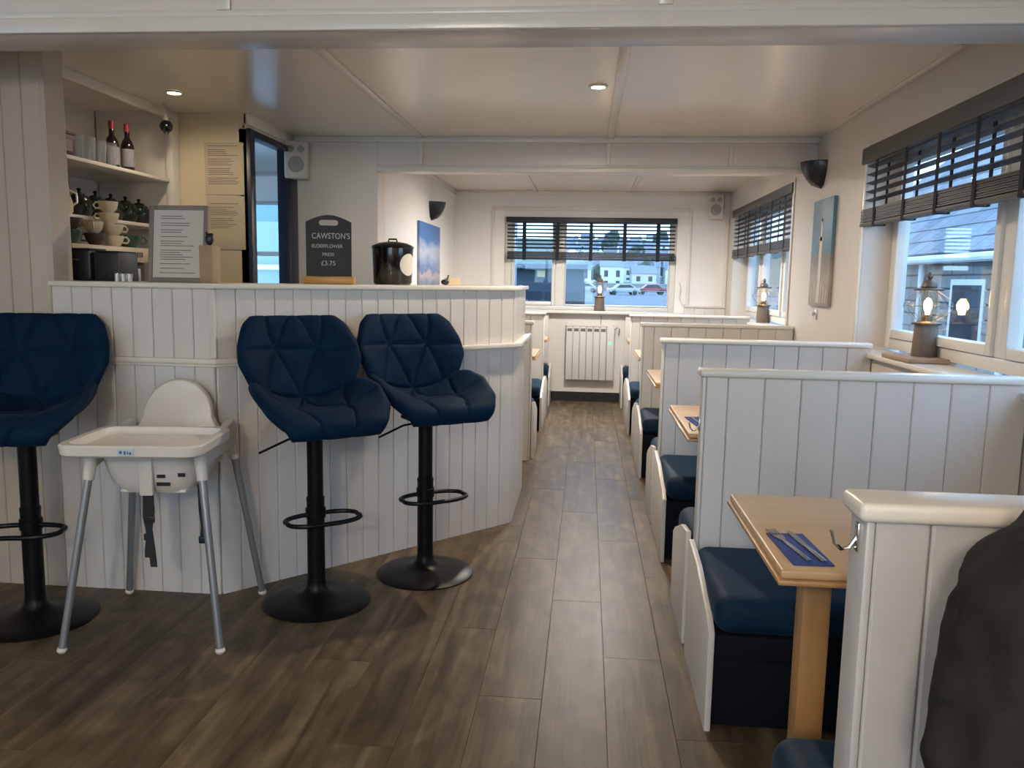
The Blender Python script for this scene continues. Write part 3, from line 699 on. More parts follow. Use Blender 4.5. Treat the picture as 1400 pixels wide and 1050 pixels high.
# ------------------------------------------------------------------ high chair
hc = thing('high_chair', 'white plastic toddler high chair with tray and grey tube legs', 'high chair', (-1.465, 2.685, 0), math.radians(7))
# seat shell: tapered bucket with arched back, closed surface
def hc_shell():
    bm = B()
    # back: arch plate with thickness, slightly reclined
    pts = []
    for k in range(25):
        a = PI*k/24; pts.append((.125*math.cos(a)*(1.0), .72+.135*math.sin(a)))
    pts = [(.165, .56), (.158, .66)]+[(x, z) for x, z in pts]+[(-.158, .66), (-.165, .56)]
    def yb(z): return .135+(z-.50)*.22
    front = [bm.verts.new((x, yb(z)-.012, z)) for x, z in pts]; back = [bm.verts.new((x*1.04, yb(z)+.012, z+(.006 if z > .7 else 0))) for x, z in pts]; n = len(pts)
    bm.faces.new(front); bm.faces.new(back[::-1])
    for k in range(n): bm.faces.new((front[k], back[k], back[(k+1) % n], front[(k+1) % n]))
    return bm
obj('backrest', hc_shell(), 'white_plastic', hc, bevel=.004).location.x = -.018
bm = B()   # bucket: rings from rim (z .66) to pan bottom
rings = []
for (hw, y0, y1, z) in ((.178, -.165, .165, .668), (.165, -.155, .152, .600), (.145, -.145, .140, .545), (.115, -.12, .125, .512), (.105, -.11, .115, .514), (.135, -.135, .13, .55), (.155, -.145, .142, .602), (.168, -.155, .155, .668)):
    ring = []
    for k in range(32):
        a = 2*PI*k/32; c, s = math.cos(a), math.sin(a); e = .45
        ring.append(bm.verts.new((hw*math.copysign(abs(c)**e, c), (y0+y1)/2+(y1-y0)/2*math.copysign(abs(s)**e, s), z)))
    rings.append(ring)
for a, b_ in zip(rings, rings[1:]):
    for k in range(32): bm.faces.new((a[k], a[(k+1) % 32], b_[(k+1) % 32], b_[k]))
for k in range(32): bm.faces.new((rings[-1][k], rings[-1][(k+1) % 32], rings[0][(k+1) % 32], rings[0][k]))
del rings
obj('seat_shell', bm, 'white_plastic', hc)
for f in [None]:
    pass
obj('seat_pan', box(B(), -.112, .112, -.115, .12, .508, .52), 'white_plastic', hc, bevel=.005)
for s in (-1, 1):   # side arms
    bm = B(); pr_ = [(-.17, .60), (-.175, .675), (-.12, .690), (.02, .692), (.12, .712), (.165, .715), (.19, .69), (.20, .58), (.165, .575), (.13, .625), (-.12, .61)]
    a = [bm.verts.new((s*.168, y, z)) for y, z in pr_]; b_ = [bm.verts.new((s*.196, y, z)) for y, z in pr_]; n = len(pr_)
    bm.faces.new(a); bm.faces.new(b_[::-1])
    for k in range(n): bm.faces.new((a[k], b_[k], b_[(k+1) % n], a[(k+1) % n]))
    obj('armrest', bm, 'white_plastic', hc, bevel=.004)
# tray with raised rim
def rrect(hx, y0, y1, r, n=6):
    out = []
    for cx, cy, a0 in ((hx-r, y1-r, 0), (-hx+r, y1-r, PI/2), (-hx+r, y0+r, PI), (hx-r, y0+r, 1.5*PI)):
        for k in range(n+1): a = a0+PI/2*k/n; out.append((cx+r*math.cos(a), cy+r*math.sin(a)))
    return out
bm = B(); levels = [(.212, -.330, .0, .045, .676), (.222, -.340, .006, .05, .684), (.225, -.344, .008, .05, .712), (.221, -.340, .005, .05, .717), (.200, -.318, -.015, .045, .717), (.196, -.314, -.018, .04, .702), (.188, -.305, -.025, .04, .694)]
R_ = [[bm.verts.new((x, y, z)) for x, y in rrect(hx, a, b_, r)] for hx, a, b_, r, z in levels]
for a, b_ in zip(R_, R_[1:]):
    n = len(a)
    for k in range(n): bm.faces.new((a[k], a[(k+1) % n], b_[(k+1) % n], b_[k]))
bm.faces.new(R_[-1]); bm.faces.new(R_[0][::-1])
tr = obj('tray', bm, 'white_plastic', hc); tr.location.x = .015
bm = B()
box(bm, -.024, .024, -.3458, -.3445, .688, .706); sk = obj('sticker', bm, 'sticker', tr)
for k in range(3): pass
obj('print', (lambda b: (box(b, -.018, -.010, -.3464, -.3458, .694, .703), box(b, -.004, .002, -.3464, -.3458, .691, .702), box(b, .006, .010, -.3464, -.3458, .692, .701), box(b, .0125, .019, -.3464, -.3458, .691, .699), b)[-1])(B()), 'ink_blue', tr)
obj('crotch_post', box(B(), -.022, .022, -.172, -.150, .512, .690), 'white_plastic', hc, bevel=.005)
for sx_, sy_ in ((-1, -1), (1, -1), (1, 1), (-1, 1)):
    tp = Vector((sx_*.175, -.155 if sy_ < 0 else .165, .665)); ft = Vector((sx_*.258, sy_*.255, .012))
    d_ = ft-tp; k0 = tp+d_*.13
    lg = obj('leg', tube(B(), [tp+d_*.05, ft], [.0135, .0125], 14), 'grey_tube', hc)
    obj('socket', tube(B(), [tp-d_*.0, k0+d_*.02], [.022, .018], 14), 'white_plastic', lg)
    obj('foot_cap', tube(B(), [ft-d_*.01, ft+d_.normalized()*.002+Vector((0, 0, -.0)), ft+Vector((0, 0, -.011))], [.015, .0165, .010], 14), 'white_plastic', lg)
def strap(pts, wd=.011, th=.0025):
    bm = B(); ps = [Vector(p) for p in pts]; prev = None
    for p in ps:
        ring = [bm.verts.new(p+Vector((a*wd, b_*th, 0))) for a, b_ in ((-1, -1), (1, -1), (1, 1), (-1, 1))]
        if prev:
            for k in range(4): bm.faces.new((prev[k], prev[(k+1) % 4], ring[(k+1) % 4], ring[k]))
        else: bm.faces.new(ring[::-1])
        prev = ring
    bm.faces.new(prev); return bm
for pts in ([(-.028, -.10, .515), (-.032, -.10, .42), (-.022, -.10, .36), (-.030, -.10, .30), (-.030, -.10, .275)], [(-.012, -.11, .515), (-.010, -.11, .44), (-.020, -.11, .38), (-.012, -.11, .30), (-.008, -.11, .245)], [(.128, -.02, .53), (.130, -.02, .42), (.136, -.02, .36), (.130, -.02, .30)]):
    s_ = obj('strap', strap(pts), 'strap', hc)
for (x, y, z) in ((-.012, -.113, .415), (-.026, -.104, .35), (.131, -.024, .315)): obj('buckle', box(B(), x-.014, x+.014, y-.006, y+.004, z-.012, z+.012), 'black_plastic', hc, bevel=.003)
for (x, z, l) in ((.03, .575, .028), (.028, .548, .045), (.10, .58, .022)): obj('harness_slot', box(B(), x, x+l, -.1515, -.1475, z-.006, z+.006), 'black_plastic', hc)

# ------------------------------------------------------------------ things on the bar top
z0 = BT+.0005
fm = thing('framed_menu', 'grey framed menu leaning on the bar top beside the wooden block', 'framed menu', (-1.628, 3.13, z0), 0)
def tilted(bm, a): bmesh.ops.rotate(bm, cent=(0, 0, 0), matrix=Matrix.Rotation(-a, 3, 'X'), verts=bm.verts[:]); return bm
TL = .12
for (a, b_, c, d_) in ((-.122, -.104, 0, .305), (.104, .122, 0, .305), (-.104, .104, 0, .018), (-.104, .104, .287, .305)): obj('frame_side', tilted(box(B(), a, b_, -.008, .010, c, d_), TL), 'frame_grey', fm, bevel=.002)
obj('paper', tilted(box(B(), -.105, .105, -.002, 0, .017, .288), TL), 'paper', fm)
bm = B(); zz = .262; random.seed(3)
while zz > .035:
    L = random.uniform(.07, .15); box(bm, -.075, -.075+L, -.0026, -.0021, zz-.0012, zz+.0012); zz -= random.choice((.009, .009, .009, .018))
pr_ = obj('printed_lines', tilted(bm, TL), 'ink', fm); pr_['kind'] = 'stuff'
obj('stand', box(B(), -.03, .03, .04, .045, 0, .25), 'frame_grey', fm)
wb = obj('wooden_block', box(B(), -.028, .028, -.035, .035, 0, .145), 'block_wood', bevel=.003); wb.location = (-1.477, 3.10, z0)
tag(wb, 'weathered wooden block standing right of the framed menu', 'wooden block')
bk = thing('card_figure', 'small black knobbly ornament on top of the wooden block', 'ornament', (-1.477, 3.10, z0+.1455))
bm = B(); ell(bm, (0, 0, .024), (.017, .012, .024)); ell(bm, (-.010, 0, .045), (.006, .006, .008)); ell(bm, (.010, 0, .040), (.007, .006, .008)); obj('body', bm, 'black_plastic', bk)
# chalkboard
cb = thing('chalkboard', 'small black chalkboard in a light wooden foot on the bar top', 'chalkboard', (-1.127, 3.50, z0), math.radians(8))
pts = [(-.098, .028), (.098, .028)]; N = 14
arc = [(.098-.196*k/N, .268+.030*math.sin(PI*k/N)) for k in range(N+1)]
bm = B()
# board with hand-hole: outer outline minus slot, built as strips
outer = pts[:1]+[pts[1]]+arc
hole = []
for cx, a0 in ((.030, -PI/2), (-.030, PI/2)):
    for k in range(7): a = a0+PI*k/6; hole.append((cx+.012*math.cos(a), .265+.012*math.sin(a)))
def ring_plate(outer, hole, y0, y1):
    bm = B(); es = []
    vo = [bm.verts.new((x, y0, z)) for x, z in outer]; vh = [bm.verts.new((x, y0, z)) for x, z in hole]
    for L in (vo, vh):
        for i in range(len(L)): es.append(bm.edges.new((L[i], L[(i+1) % len(L)])))
    bmesh.ops.triangle_fill(bm, use_beauty=True, edges=es)
    fs = bm.faces[:]; r = bmesh.ops.extrude_face_region(bm, geom=fs)
    bmesh.ops.translate(bm, vec=(0, y1-y0, 0), verts=[v for v in r['geom'] if isinstance(v, bmesh.types.BMVert)])
    return bm
obj('board', ring_plate(outer, hole, -.004, .004), 'chalkboard', cb)
obj('foot', prism(B(), [(-.108, -.028), (.112, -.028), (.112, .028), (-.108, .028)], 0, .034), 'oak_light', cb, bevel=.006)
def text(body, size, x, y, z, m_, parent, ext=.0005, rot=(PI/2, 0, 0), nm='lettering', sxy=(1, 1), shear=0):
    c = bpy.data.curves.new(nm, 'FONT'); c.body = body; c.size = size; c.align_x = 'CENTER'; c.align_y = 'CENTER'; c.extrude = ext; c.space_character = 1.02; c.shear = shear
    tmp = bpy.data.objects.new('tmp_text', c); COL.objects.link(tmp); bpy.context.view_layer.update()
    me = bpy.data.meshes.new_from_object(tmp.evaluated_get(bpy.context.evaluated_depsgraph_get())); bpy.data.objects.remove(tmp); me.materials.clear(); me.materials.append(M[m_])
    o = bpy.data.objects.new(nm, me); COL.objects.link(o); o.location = (x, y, z); o.rotation_euler = rot; o.scale = (sxy[0], sxy[1], 1); o.parent = parent; return o
text("CAWSTON'S", .031, .010, -.0046, .207, 'chalk', cb, sxy=(.92, 1.15)); text('ELDERFLOWER', .021, -.006, -.0046, .164, 'chalk', cb, sxy=(.93, 1))
text('PRESS', .020, -.002, -.0046, .128, 'chalk', cb); text('£3.75', .028, -.002, -.0046, .090, 'chalk', cb, sxy=(1, 1))
# ice bucket / soup kettle
sk = thing('soup_kettle', 'glossy black round kettle pot with white badge on the bar top', 'kettle pot', (-.935, 3.88, z0), math.radians(0))
obj('body', lathe(B(), [(.082, 0), (.088, .003), (.092, .01), (.098, .165), (.098, .172)], 40), 'black_gloss', sk)
obj('lid', lathe(B(), [(.101, .172), (.102, .178), (.098, .184), (.07, .197), (.03, .204), (.0, .205)], 40), 'black_gloss', sk)
obj('lid_knob', tube(B(), [(-.022, 0, .202), (-.018, 0, .216), (.018, 0, .216), (.022, 0, .202)], .004, 8), 'black_gloss', sk)
bg_ = B(); lathe(bg_, [(.052, -.0015), (.052, .0015), (.042, .0018), (.032, .0018), (.021, .0018), (.010, .0018), (0, .0018)], 28, close=False)
# curve the badge around the body
for v in bg_.verts:
    a = v.co.x/.098; zz = .095+v.co.y; r = .0955+.0008+(v.co.z*.6)+ (zz-.09)*.038
    v.co = Vector((r*math.sin(a+1.12), -r*math.cos(a+1.12), zz))
obj('badge', bg_, 'paper', sk)
# clipboard note with dark clip
cn = thing('card_holder', 'cream card in a small dark clip at the corner of the bar', 'card holder', (-.66, 3.94, z0), math.radians(15))
obj('card', tilted(box(B(), -.03, .045, -.001, .001, .002, .05), .75), 'cream_paper', cn)
obj('clip', ell(B(), (-.03, .0, .016), (.020, .015, .014), 12, 8), 'black_plastic', cn); obj('clip_knob', tube(B(), [(-.02, .02, .02), (-.01, .03, .050)], .004, 8), 'lamp_metal', cn)
# card terminal / till boxes on bar at left
bb = thing('till_printer', 'black receipt printer at the left end of the bar top', 'printer', (-2.09+.02, 3.22, z0))
obj('body', box(B(), -.085, .065, -.07, .07, 0, .122), 'black_plastic', bb, bevel=.008); obj('paper_slot', box(B(), -.03, .02, -.0712, -.069, .082, .087), 'steel', bb); obj('lid', box(B(), -.078, .058, -.06, .06, .122, .131), 'black_plastic', bb, bevel=.004)
bb2 = thing('card_reader_dock', 'dark grey till box right of the black receipt printer', 'till box', (-1.962, 3.23, z0))
obj('body', box(B(), -.035, .075, -.07, .07, 0, .115), 'dark_box', bb2, bevel=.006); obj('lid', box(B(), -.03, .07, -.065, .065, .1155, .121), 'dark_box', bb2, bevel=.003); obj('lens', box(B(), .015, .025, -.072, -.069, .015, .03), 'black_gloss', bb2)
sb = thing('black_box', 'low black box at the very left end of the bar top', 'box', (-2.17, 3.19, z0)); 
sb.location.x = -2.245; sb.location.y = 3.20
obj('body', box(B(), -.10, .06, -.06, .06, 0, .07), 'black_plastic', sb, bevel=.004); obj('lid', box(B(), -.104, .064, -.064, .064, .0705, .078), 'black_plastic', sb, bevel=.003)
for k in range(3):
    t = thing('steel_cup', ['left of three', 'middle of three', 'right of three'][k]+' tiny steel cups on the bar left of the framed menu', 'cup', (-1.875+.026*k, 3.12, z0), 0, 'steel cups on the bar')
    obj('body', lathe(B(), [(.010, 0), (.012, .03), (.011, .03), (.009, .003), (0, .003)], 16, close=False), 'chrome', t)

# ------------------------------------------------------------------ shelving alcove behind the bar
al = thing('wall_shelving', 'white built-in wall shelves behind the bar', 'shelves', (-2.55, 3.8, 0))
obj('side_panel', box(B(), -2.79, -2.35, 4.50, 4.54, .93, CH), 'white_gloss', al, world=True)
obj('upright', box(B(), -2.37, -2.33, 4.47, 4.555, .93, CH-.05), 'white_gloss', al, world=True, bevel=.003)
for z_ in (1.775, 1.512): obj('shelf', box(B(), -2.79, -2.35, 3.0, 4.50, z_-.018, z_), 'white_gloss', al, world=True, bevel=.003)
cbn = thing('back_counter', 'back counter under the coffee machine behind the bar', 'counter', (-2.5, 3.8, 0))
obj('worktop', box(B(), -2.79, -2.12, 3.07, 4.50, .88, .92), 'block_wood', cbn, world=True); obj('body', box(B(), -2.79, -2.25, 3.07, 4.50, 0, .88), 'render_grey', cbn, world=True)
mc = thing('coffee_machine', 'cream and dark espresso machine behind the bar loaded with cups', 'coffee machine', (-2.5, 3.9, .92))
obj('body', box(B(), -2.66, -2.24, 3.35, 3.98, .925, 1.30), 'dark_box', mc, world=True, bevel=.01)
obj('top_tray', box(B(), -2.68, -2.20, 3.335, 4.0, 1.30, 1.372), 'machine_cream', mc, world=True, bevel=.006)
obj('drip_tray', box(B(), -2.235, -2.19, 3.4, 3.9, .925, .96), 'steel', mc, world=True)
bm = B()
for k in range(3): box(bm, -2.1999, -2.1985, 3.64+k*.026, 3.66+k*.026, 1.325, 1.35)
for k in range(6): box(bm, -2.1999, -2.1985, 3.78+k*.020, 3.791+k*.020, 1.325, 1.35)
o = obj('lettering', bm, 'ink', mc, world=True)
for k in range(2): obj('group_head', lathe(B(), [(.035, 1.20), (.04, 1.22), (.04, 1.27)], 18, (-2.205, 3.5+.3*k)), 'steel', mc, world=True)
# cups
def make_cup(name, m_, label, r=.044, h=.052, group=None, cat='cup'):
    t = thing(name, label, cat, (0, 0, 0), 0, group)
    obj('bowl', lathe(B(), [(r*.5, 0), (r*.55, .003), (r*.85, h*.35), (r, h*.8), (r*1.02, h), (r*.97, h), (r*.93, h*.75), (r*.5, .008), (0, .007)], 20, close=False), m_, t)
    obj('handle', tube(B(), [(r*.93, 0, h*.85), (r*1.25, 0, h*.9), (r*1.5, 0, h*.62), (r*1.3, 0, h*.35), (r*.85, 0, h*.38)], .0045, 8), m_, t)
    return t
cz = 1.3725
c0 = make_cup('teacup', 'cream_china', 'cream cup at the bottom of the tall stack on the coffee machine', group='cups on the coffee machine')
c0.location = (-2.27, 3.765, cz); c0.rotation_euler = (0, 0, .6)
for k, (dx, rz, nm) in enumerate(((0.0, .9, 'second cream cup up in the tall stack'), (-.012, 3.7, 'third cream cup up in the tall stack'), (-.014, 4.0, 'topmost cream cup of the tall stack'))):
    dup(c0, (-2.27+dx, 3.765+dx, cz+.053*(k+1)), rz, nm)
g0 = make_cup('tea_bowl', 'green_glaze', 'green glazed bowl cup on the left of the coffee machine', .056, .062, 'cups on the coffee machine', 'bowl')
g0.location = (-2.275, 3.43, cz); g0.rotation_euler = (0, 0, -2.0)
b0 = make_cup('tea_bowl', 'brown_glaze', 'brown bowl cup stacked on the green bowl', .056, .05, 'cups on the coffee machine', 'bowl'); b0.location = (-2.275, 3.43, cz+.063); b0.rotation_euler = (0, 0, -2)
b1 = make_cup('teacup', 'brown_glaze', 'brown grey cup between the green bowl and the cream stack', .046, .055, 'cups on the coffee machine'); b1.location = (-2.27, 3.615, cz); b1.rotation_euler = (0, 0, -2.2)
dup(c0, (-2.275, 3.61, cz+.056), -1.0, 'cream cup standing on the brown grey cup'); dup(c0, (-2.44, 3.60, cz), 1.2, 'cream cup behind the brown grey cup')
dup(c0, (-2.42, 3.41, cz), -1.9, 'cream cup at the left rear edge of the coffee machine'); dup(g0, (-2.28, 3.92, cz), .9, 'green bowl cup right of the cream stack')
dup(c0, (-2.44, 3.76, cz), 1.0, 'cream cup in the back row behind the tall stack')
# teapots and jugs on shelf 2
def make_teapot(label):
    t = thing('teapot', label, 'teapot', (0, 0, 0), 0, 'dark green teapots')
    obj('body', lathe(B(), [(.035, 0), (.052, .01), (.064, .045), (.060, .075), (.042, .10), (.028, .106)], 24), 'teapot_green', t)
    obj('lid', lathe(B(), [(.030, .106), (.024, .114), (.008, .119), (.006, .124), (.011, .131), (.006, .139), (0, .140)], 16), 'teapot_green', t)
    obj('spout', tube(B(), [(.05, 0, .04), (.08, 0, .06), (.092, 0, .095)], [.014, .009, .006], 10), 'teapot_green', t)
    obj('handle', tube(B(), [(-.05, 0, .085), (-.085, 0, .085), (-.09, 0, .055), (-.058, 0, .03)], .006, 8), 'teapot_green', t)
    return t
tp = make_teapot('leftmost dark green teapot beside the white jugs'); sz = 1.5125
tp.location = (-2.46, 3.80, sz); tp.rotation_euler = (0, 0, .35)
for k, nm in enumerate(('second dark green teapot from the left', 'middle dark green teapot of the shelf', 'fourth dark green teapot from the left', 'rightmost dark green teapot of the shelf')):
    dup(tp, (-2.46, 3.80+.133*(k+1), sz), .35+.04*k, nm)
def make_jug(label):
    t = thing('milk_jug', label, 'jug', (0, 0, 0), 0, 'cream jugs on the shelf')
    obj('body', lathe(B(), [(.030, 0), (.042, .015), (.045, .05), (.032, .095), (.028, .12), (.031, .13), (.027, .13), (.024, .11), (0, .02)], 20, close=False), 'cream_china', t)
    obj('handle', tube(B(), [(.03, 0, .115), (.06, 0, .10), (.062, 0, .06), (.042, 0, .045)], .005, 8), 'cream_china', t)
    return t
jg = make_jug('cream jug next to the leftmost teapot'); jg.location = (-2.45, 3.66, sz); jg.rotation_euler = (0, 0, .3)
dup(jg, (-2.45, 3.56, sz), .3, 'middle cream jug on the shelf'); dup(jg, (-2.45, 3.46, sz), .3, 'cream jug farthest from the teapots')
# top shelf: box, glasses, bottles
sz = 1.7755
pb = thing('tea_box', 'dark purple square tin at the left of the top shelf', 'tin', (-2.42, 3.60, sz)); obj('body', box(B(), -.05, .05, -.055, .055, 0, .095), 'purple_box', pb, bevel=.004); obj('lid', box(B(), -.052, .052, -.057, .057, .0955, .11), 'purple_box', pb, bevel=.003); obj('label', box(B(), .0502, .0512, -.03, .03, .02, .07), 'frame_grey', pb)
tg = obj('tumbler', lathe(B(), [(.030, 0), (.038, .12), (.0365, .12), (.0285, .008), (0, .008)], 20, close=False), 'drinking_glass'); tg.location = (-2.43, 3.75, sz)
tag(tg, 'clear tumbler right beside the purple tin', 'glass', 'tumblers on the top shelf')
for k, (x, y, nm) in enumerate(((-2.43, 3.84, 'second clear tumbler right of the purple tin'), (-2.43, 3.93, 'third clear tumbler right of the purple tin'), (-2.43, 4.02, 'clear tumbler just left of the dark bottles'), (-2.55, 3.80, 'clear tumbler in the back row behind the second tumbler'), (-2.55, 3.92, 'clear tumbler in the back row behind the third tumbler'))):
    c = tg.copy(); COL.objects.link(c); c.location = (x, y, sz); c['label'] = nm
def make_wine(label):
    t = thing('wine_glass', label, 'glass', (0, 0, 0), 0, 'stemmed glasses on the top shelf')
    obj('bowl', lathe(B(), [(.004, .08), (.02, .09), (.036, .115), (.038, .15), (.031, .185), (.030, .185), (.036, .15), (.034, .116), (.018, .094), (0, .09)], 20, close=False), 'drinking_glass', t)
    obj('stem', lathe(B(), [(.033, 0), (.033, .002), (.006, .006), (.0035, .02), (.0035, .08)], 16), 'drinking_glass', t); return t
wg = make_wine('stemmed glass behind the purple tin'); wg.location = (-2.55, 3.62, sz)
dup(wg, (-2.54, 3.71, sz), 0, 'stemmed glass behind the first tumbler'); dup(wg, (-2.58, 3.52, sz), 0, 'stemmed glass farthest left on the top shelf')
def make_bottle(label):
    t = thing('bottle', label, 'bottle', (0, 0, 0), 0, 'dark bottles on the top shelf')
    obj('body', lathe(B(), [(.030, 0), (.033, .004), (.033, .13), (.026, .155), (.013, .175), (.0125, .225), (.0135, .226)], 24), 'bottle_dark', t)
    obj('paper_label', lathe(B(), [(.0334, .025), (.0336, .026), (.0336, .115), (.0334, .116)], 24, close=False), 'label_paper', t)
    obj('cap', lathe(B(), [(.0145, .205), (.0145, .245), (.012, .247)], 16), 'red_cap', t); return t
bo = make_bottle('dark bottle with red cap, left of the pair on the top shelf'); bo.location = (-2.46, 4.10, sz)
dup(bo, (-2.43, 4.19, sz), 1.3, 'dark bottle with red cap, right of the pair on the top shelf')

# menu sheets on the cream wall
def sheet(x0, x1, z0_, z1_, label, rows, seed):
    t = thing('menu_sheet', label, 'paper notice', ((x0+x1)/2, 4.556, z0_), 0, 'paper notices on the cream wall'); random.seed(seed); w_ = x1-x0; h = z1_-z0_
    obj('paper', box(B(), -w_/2, w_/2, -.001, .001, 0, h), 'cream_paper', t)
    bm = B()
    for zz, L in rows: box(bm, -w_/2+.02, -w_/2+.02+L*(w_-.04), -.0018, -.0012, zz*h-.0013, zz*h+.0013)
    o = obj('printed_lines', bm, 'ink', t); o['kind'] = 'stuff'
    return t
r1 = [(.93-.036*k, random.uniform(.5, .98)) for k in range(21) if k % 5 != 1 and k < 21]; r2 = [(.86-.035*k, random.uniform(.45, .9)) for k in range(14) if k not in (1, 7)]
sheet(-2.185, -1.955, 1.70, 1.99, 'upper printed paper menu on the cream wall', r1, 1)
sheet(-2.180, -1.955, 1.392, 1.692, 'lower printed paper menu on the cream wall', r2, 2)

# cctv camera and speakers, sconces
cc = thing('security_camera', 'small black dome camera hanging under the ceiling by the shelves', 'security camera', (-2.27, 4.30, 2.03))
obj('housing', ell(B(), (0, 0, 0), (.034, .034, .034), 20, 12), 'black_gloss', cc); obj('bracket', tube(B(), [(0, 0, .03), (-.01, 0, .08), (-.01, 0, .12)], .012, 10), 'speaker_white', cc); obj('lens', lathe(B(), [(.014, -.037), (.014, -.030)], 14), 'black_plastic', cc)
def speaker(loc, rz, w_, h, d_, label):
    t = thing('wall_speaker', label, 'speaker', loc, rz, 'wall speakers')
    obj('cabinet', box(B(), -w_/2, w_/2, -d_/2, d_/2, -h/2, h/2), 'speaker_white', t, bevel=.012, bseg=3)
    o = obj('woofer', lathe(B(), [(w_*.33, -.003), (w_*.35, 0), (w_*.33, .004), (0, .006)], 28), 'speaker_grille', t); o.matrix_local = Matrix.Translation((0, -d_/2-.001, -h*.13)) @ Matrix.Rotation(PI/2, 4, 'X')
    for s in (-1, 1): o = obj('tweeter', lathe(B(), [(w_*.15, -.003), (w_*.16, 0), (0, .004)], 20), 'speaker_grille', t); o.matrix_local = Matrix.Translation((s*w_*.22, -d_/2-.001, h*.28)) @ Matrix.Rotation(PI/2, 4, 'X')
    obj('bracket', box(B(), -.015, .015, d_/2, d_/2+.04, -.02, .02), 'speaker_white', t)
    return t
speaker((-1.885, 5.215, 1.985), math.radians(14), .145, .235, .11, 'white wall speaker beside the navy doorway')
speaker((1.25, 8.34, 1.995), math.radians(-12), .15, .24, .11, 'white wall speaker high in the far right corner')
def sconce(x, y, z, s, label):
    t = thing('wall_sconce', label, 'wall light', (x, y, z), 0, 'navy wall sconces'); bm = B(); n = 14; rings = []
    for j in range(9):
        f = j/8; z_ = -.155*f; a = .105*math.sqrt(max(0, 1-(f)**1.7))+.004; d_ = .125*math.sqrt(max(0, 1-f**1.5))+.003
        rings.append([bm.verts.new((s*(d_*math.sin(PI*k/n)), a*math.cos(PI*k/n), z_)) for k in range(n+1)])
    for a, b_ in zip(rings, rings[1:]):
        for k in range(n): bm.faces.new((a[k], a[k+1], b_[k+1], b_[k]))
    for a, b_ in zip(rings, rings[1:]): bm.faces.new((a[0], b_[0], b_[-1], a[-1]))
    bm.faces.new(rings[-1])
    obj('shade', bm, 'sconce_navy', t); obj('rim', tube(B(), [(s*(.126*math.sin(PI*k/n)), .106*math.cos(PI*k/n), 0) for k in range(n+1)], .004, 6), 'sconce_navy', t)
    obj('lamp_holder', lathe(B(), [(.02, -.05), (.02, -.01), (.014, .0)], 12, (s*.05, 0)), 'paper', t)
sconce(XR-.001, 5.20, 1.985, -1, 'navy half-cup wall light above the tall picture on the window wall')
sconce(XL+.001, 7.15, 1.905, 1, 'navy half-cup wall light on the left wall beyond the bar')
# pictures
pc = thing('wall_picture', 'tall narrow picture of a white mast on the window wall', 'picture', (XR-.012, 5.045, 1.125), 0)
obj('canvas', box(B(), -.010, .010, -.205, .205, 0, .63), 'picture_mast', pc, bevel=.002)
bm = B(); 
for a in ((-.026, .026, .02, .40), (-.015, .015, .40, .52), (-.006, .006, .52, .62), (-.042, .042, .385, .41), (-.022, .022, .50, .515)): box(bm, -.0112, -.0102, a[0], a[1], a[2], a[3])
for k in range(7): box(bm, -.0112, -.0102, -.16+k*.05, -.152+k*.05, .02, .10+.02*(k % 3))
obj('mast_print', bm, 'paper', pc)
pl = obj('wall_picture', box(B(), -.010, .010, -.46, .46, 0, .52), 'picture_sea', bevel=.002); pl.location = (XL+.011, 7.02, 1.19)
tag(pl, 'blue seascape picture on the left wall beyond the bar', 'picture')
hk = thing('wall_bottle_opener', 'small chrome wall fitting under the tall mast picture', 'wall fitting', (XR-.001, 5.13, 1.07)); obj('plate', box(B(), -.006, 0, -.018, .018, -.03, .03), 'chrome', hk, bevel=.002); obj('knob', ell(B(), (-.016, 0, .004), (.010, .012, .012), 10, 8), 'chrome', hk)

# ------------------------------------------------------------------ lanterns
def make_lantern(label):
    t = thing('table_lantern', label, 'lantern', (0, 0, 0), 0, 'lanterns on the window sills')
    obj('base_block', lathe(B(), [(.052, 0), (.053, .003), (.048, .135), (.047, .14)], 28), 'lamp_wood', t)
    obj('switch', lathe(B(), [(.006, .0), (.006, .012)], 10, (.056, 0)), 'black_plastic', t)
    obj('lower_plate', lathe(B(), [(.060, .140), (.061, .142), (.061, .148), (.040, .152), (.036, .156)], 28), 'lamp_metal', t)
    obj('burner', lathe(B(), [(.022, .155), (.022, .175), (.016, .185)], 16), 'lamp_metal', t)
    obj('glass_globe', lathe(B(), [(.036, .156), (.037, .2), (.038, .25), (.037, .285), (.036, .285), (.0365, .25), (.0355, .2), (.0345, .156)], 28, close=False), 'lamp_glass', t)
    for k in range(8):
        a = PI*k/4+.3; pts = [( (.036+.062*math.sin(PI*j/12))*math.cos(a), (.036+.062*math.sin(PI*j/12))*math.sin(a), .156+.132*j/12) for j in range(13)]
        obj('cage_wire', tube(B(), pts, .0014, 5), 'wire', t)
    obj('cage_ring', tube(B(), [(.099*math.cos(2*PI*k/24), .099*math.sin(2*PI*k/24), .222) for k in range(24)], .0013, 5, True), 'wire', t)
    obj('top_plate', lathe(B(), [(.044, .287), (.060, .288), (.061, .292), (.060, .297), (.03, .303)], 28), 'lamp_metal', t)
    obj('vent_crown', lathe(B(), [(.030, .303), (.034, .306), (.030, .320), (.018, .332), (.012, .336)], 20), 'lamp_metal', t)
    obj('finial', ell(B(), (0, 0, .352), (.012, .012, .018), 12, 8), 'lamp_metal', t)
    obj('carry_handle', tube(B(), [(-.03, 0, .306), (-.024, 0, .345), (-.006, 0, .366), (.006, 0, .366)], .0018, 6), 'wire', t)
    bl_ = obj('bulb', lathe(B(), [(.008, .183), (.010, .195), (.017, .218), (.016, .240), (.006, .255), (0, .257)], 16, close=False), 'filament', t)
    return t
LZ = ZS+.0205
ln = make_lantern('lit lantern on the near side window sill'); ln.location = (1.495, 3.74, LZ+.02)
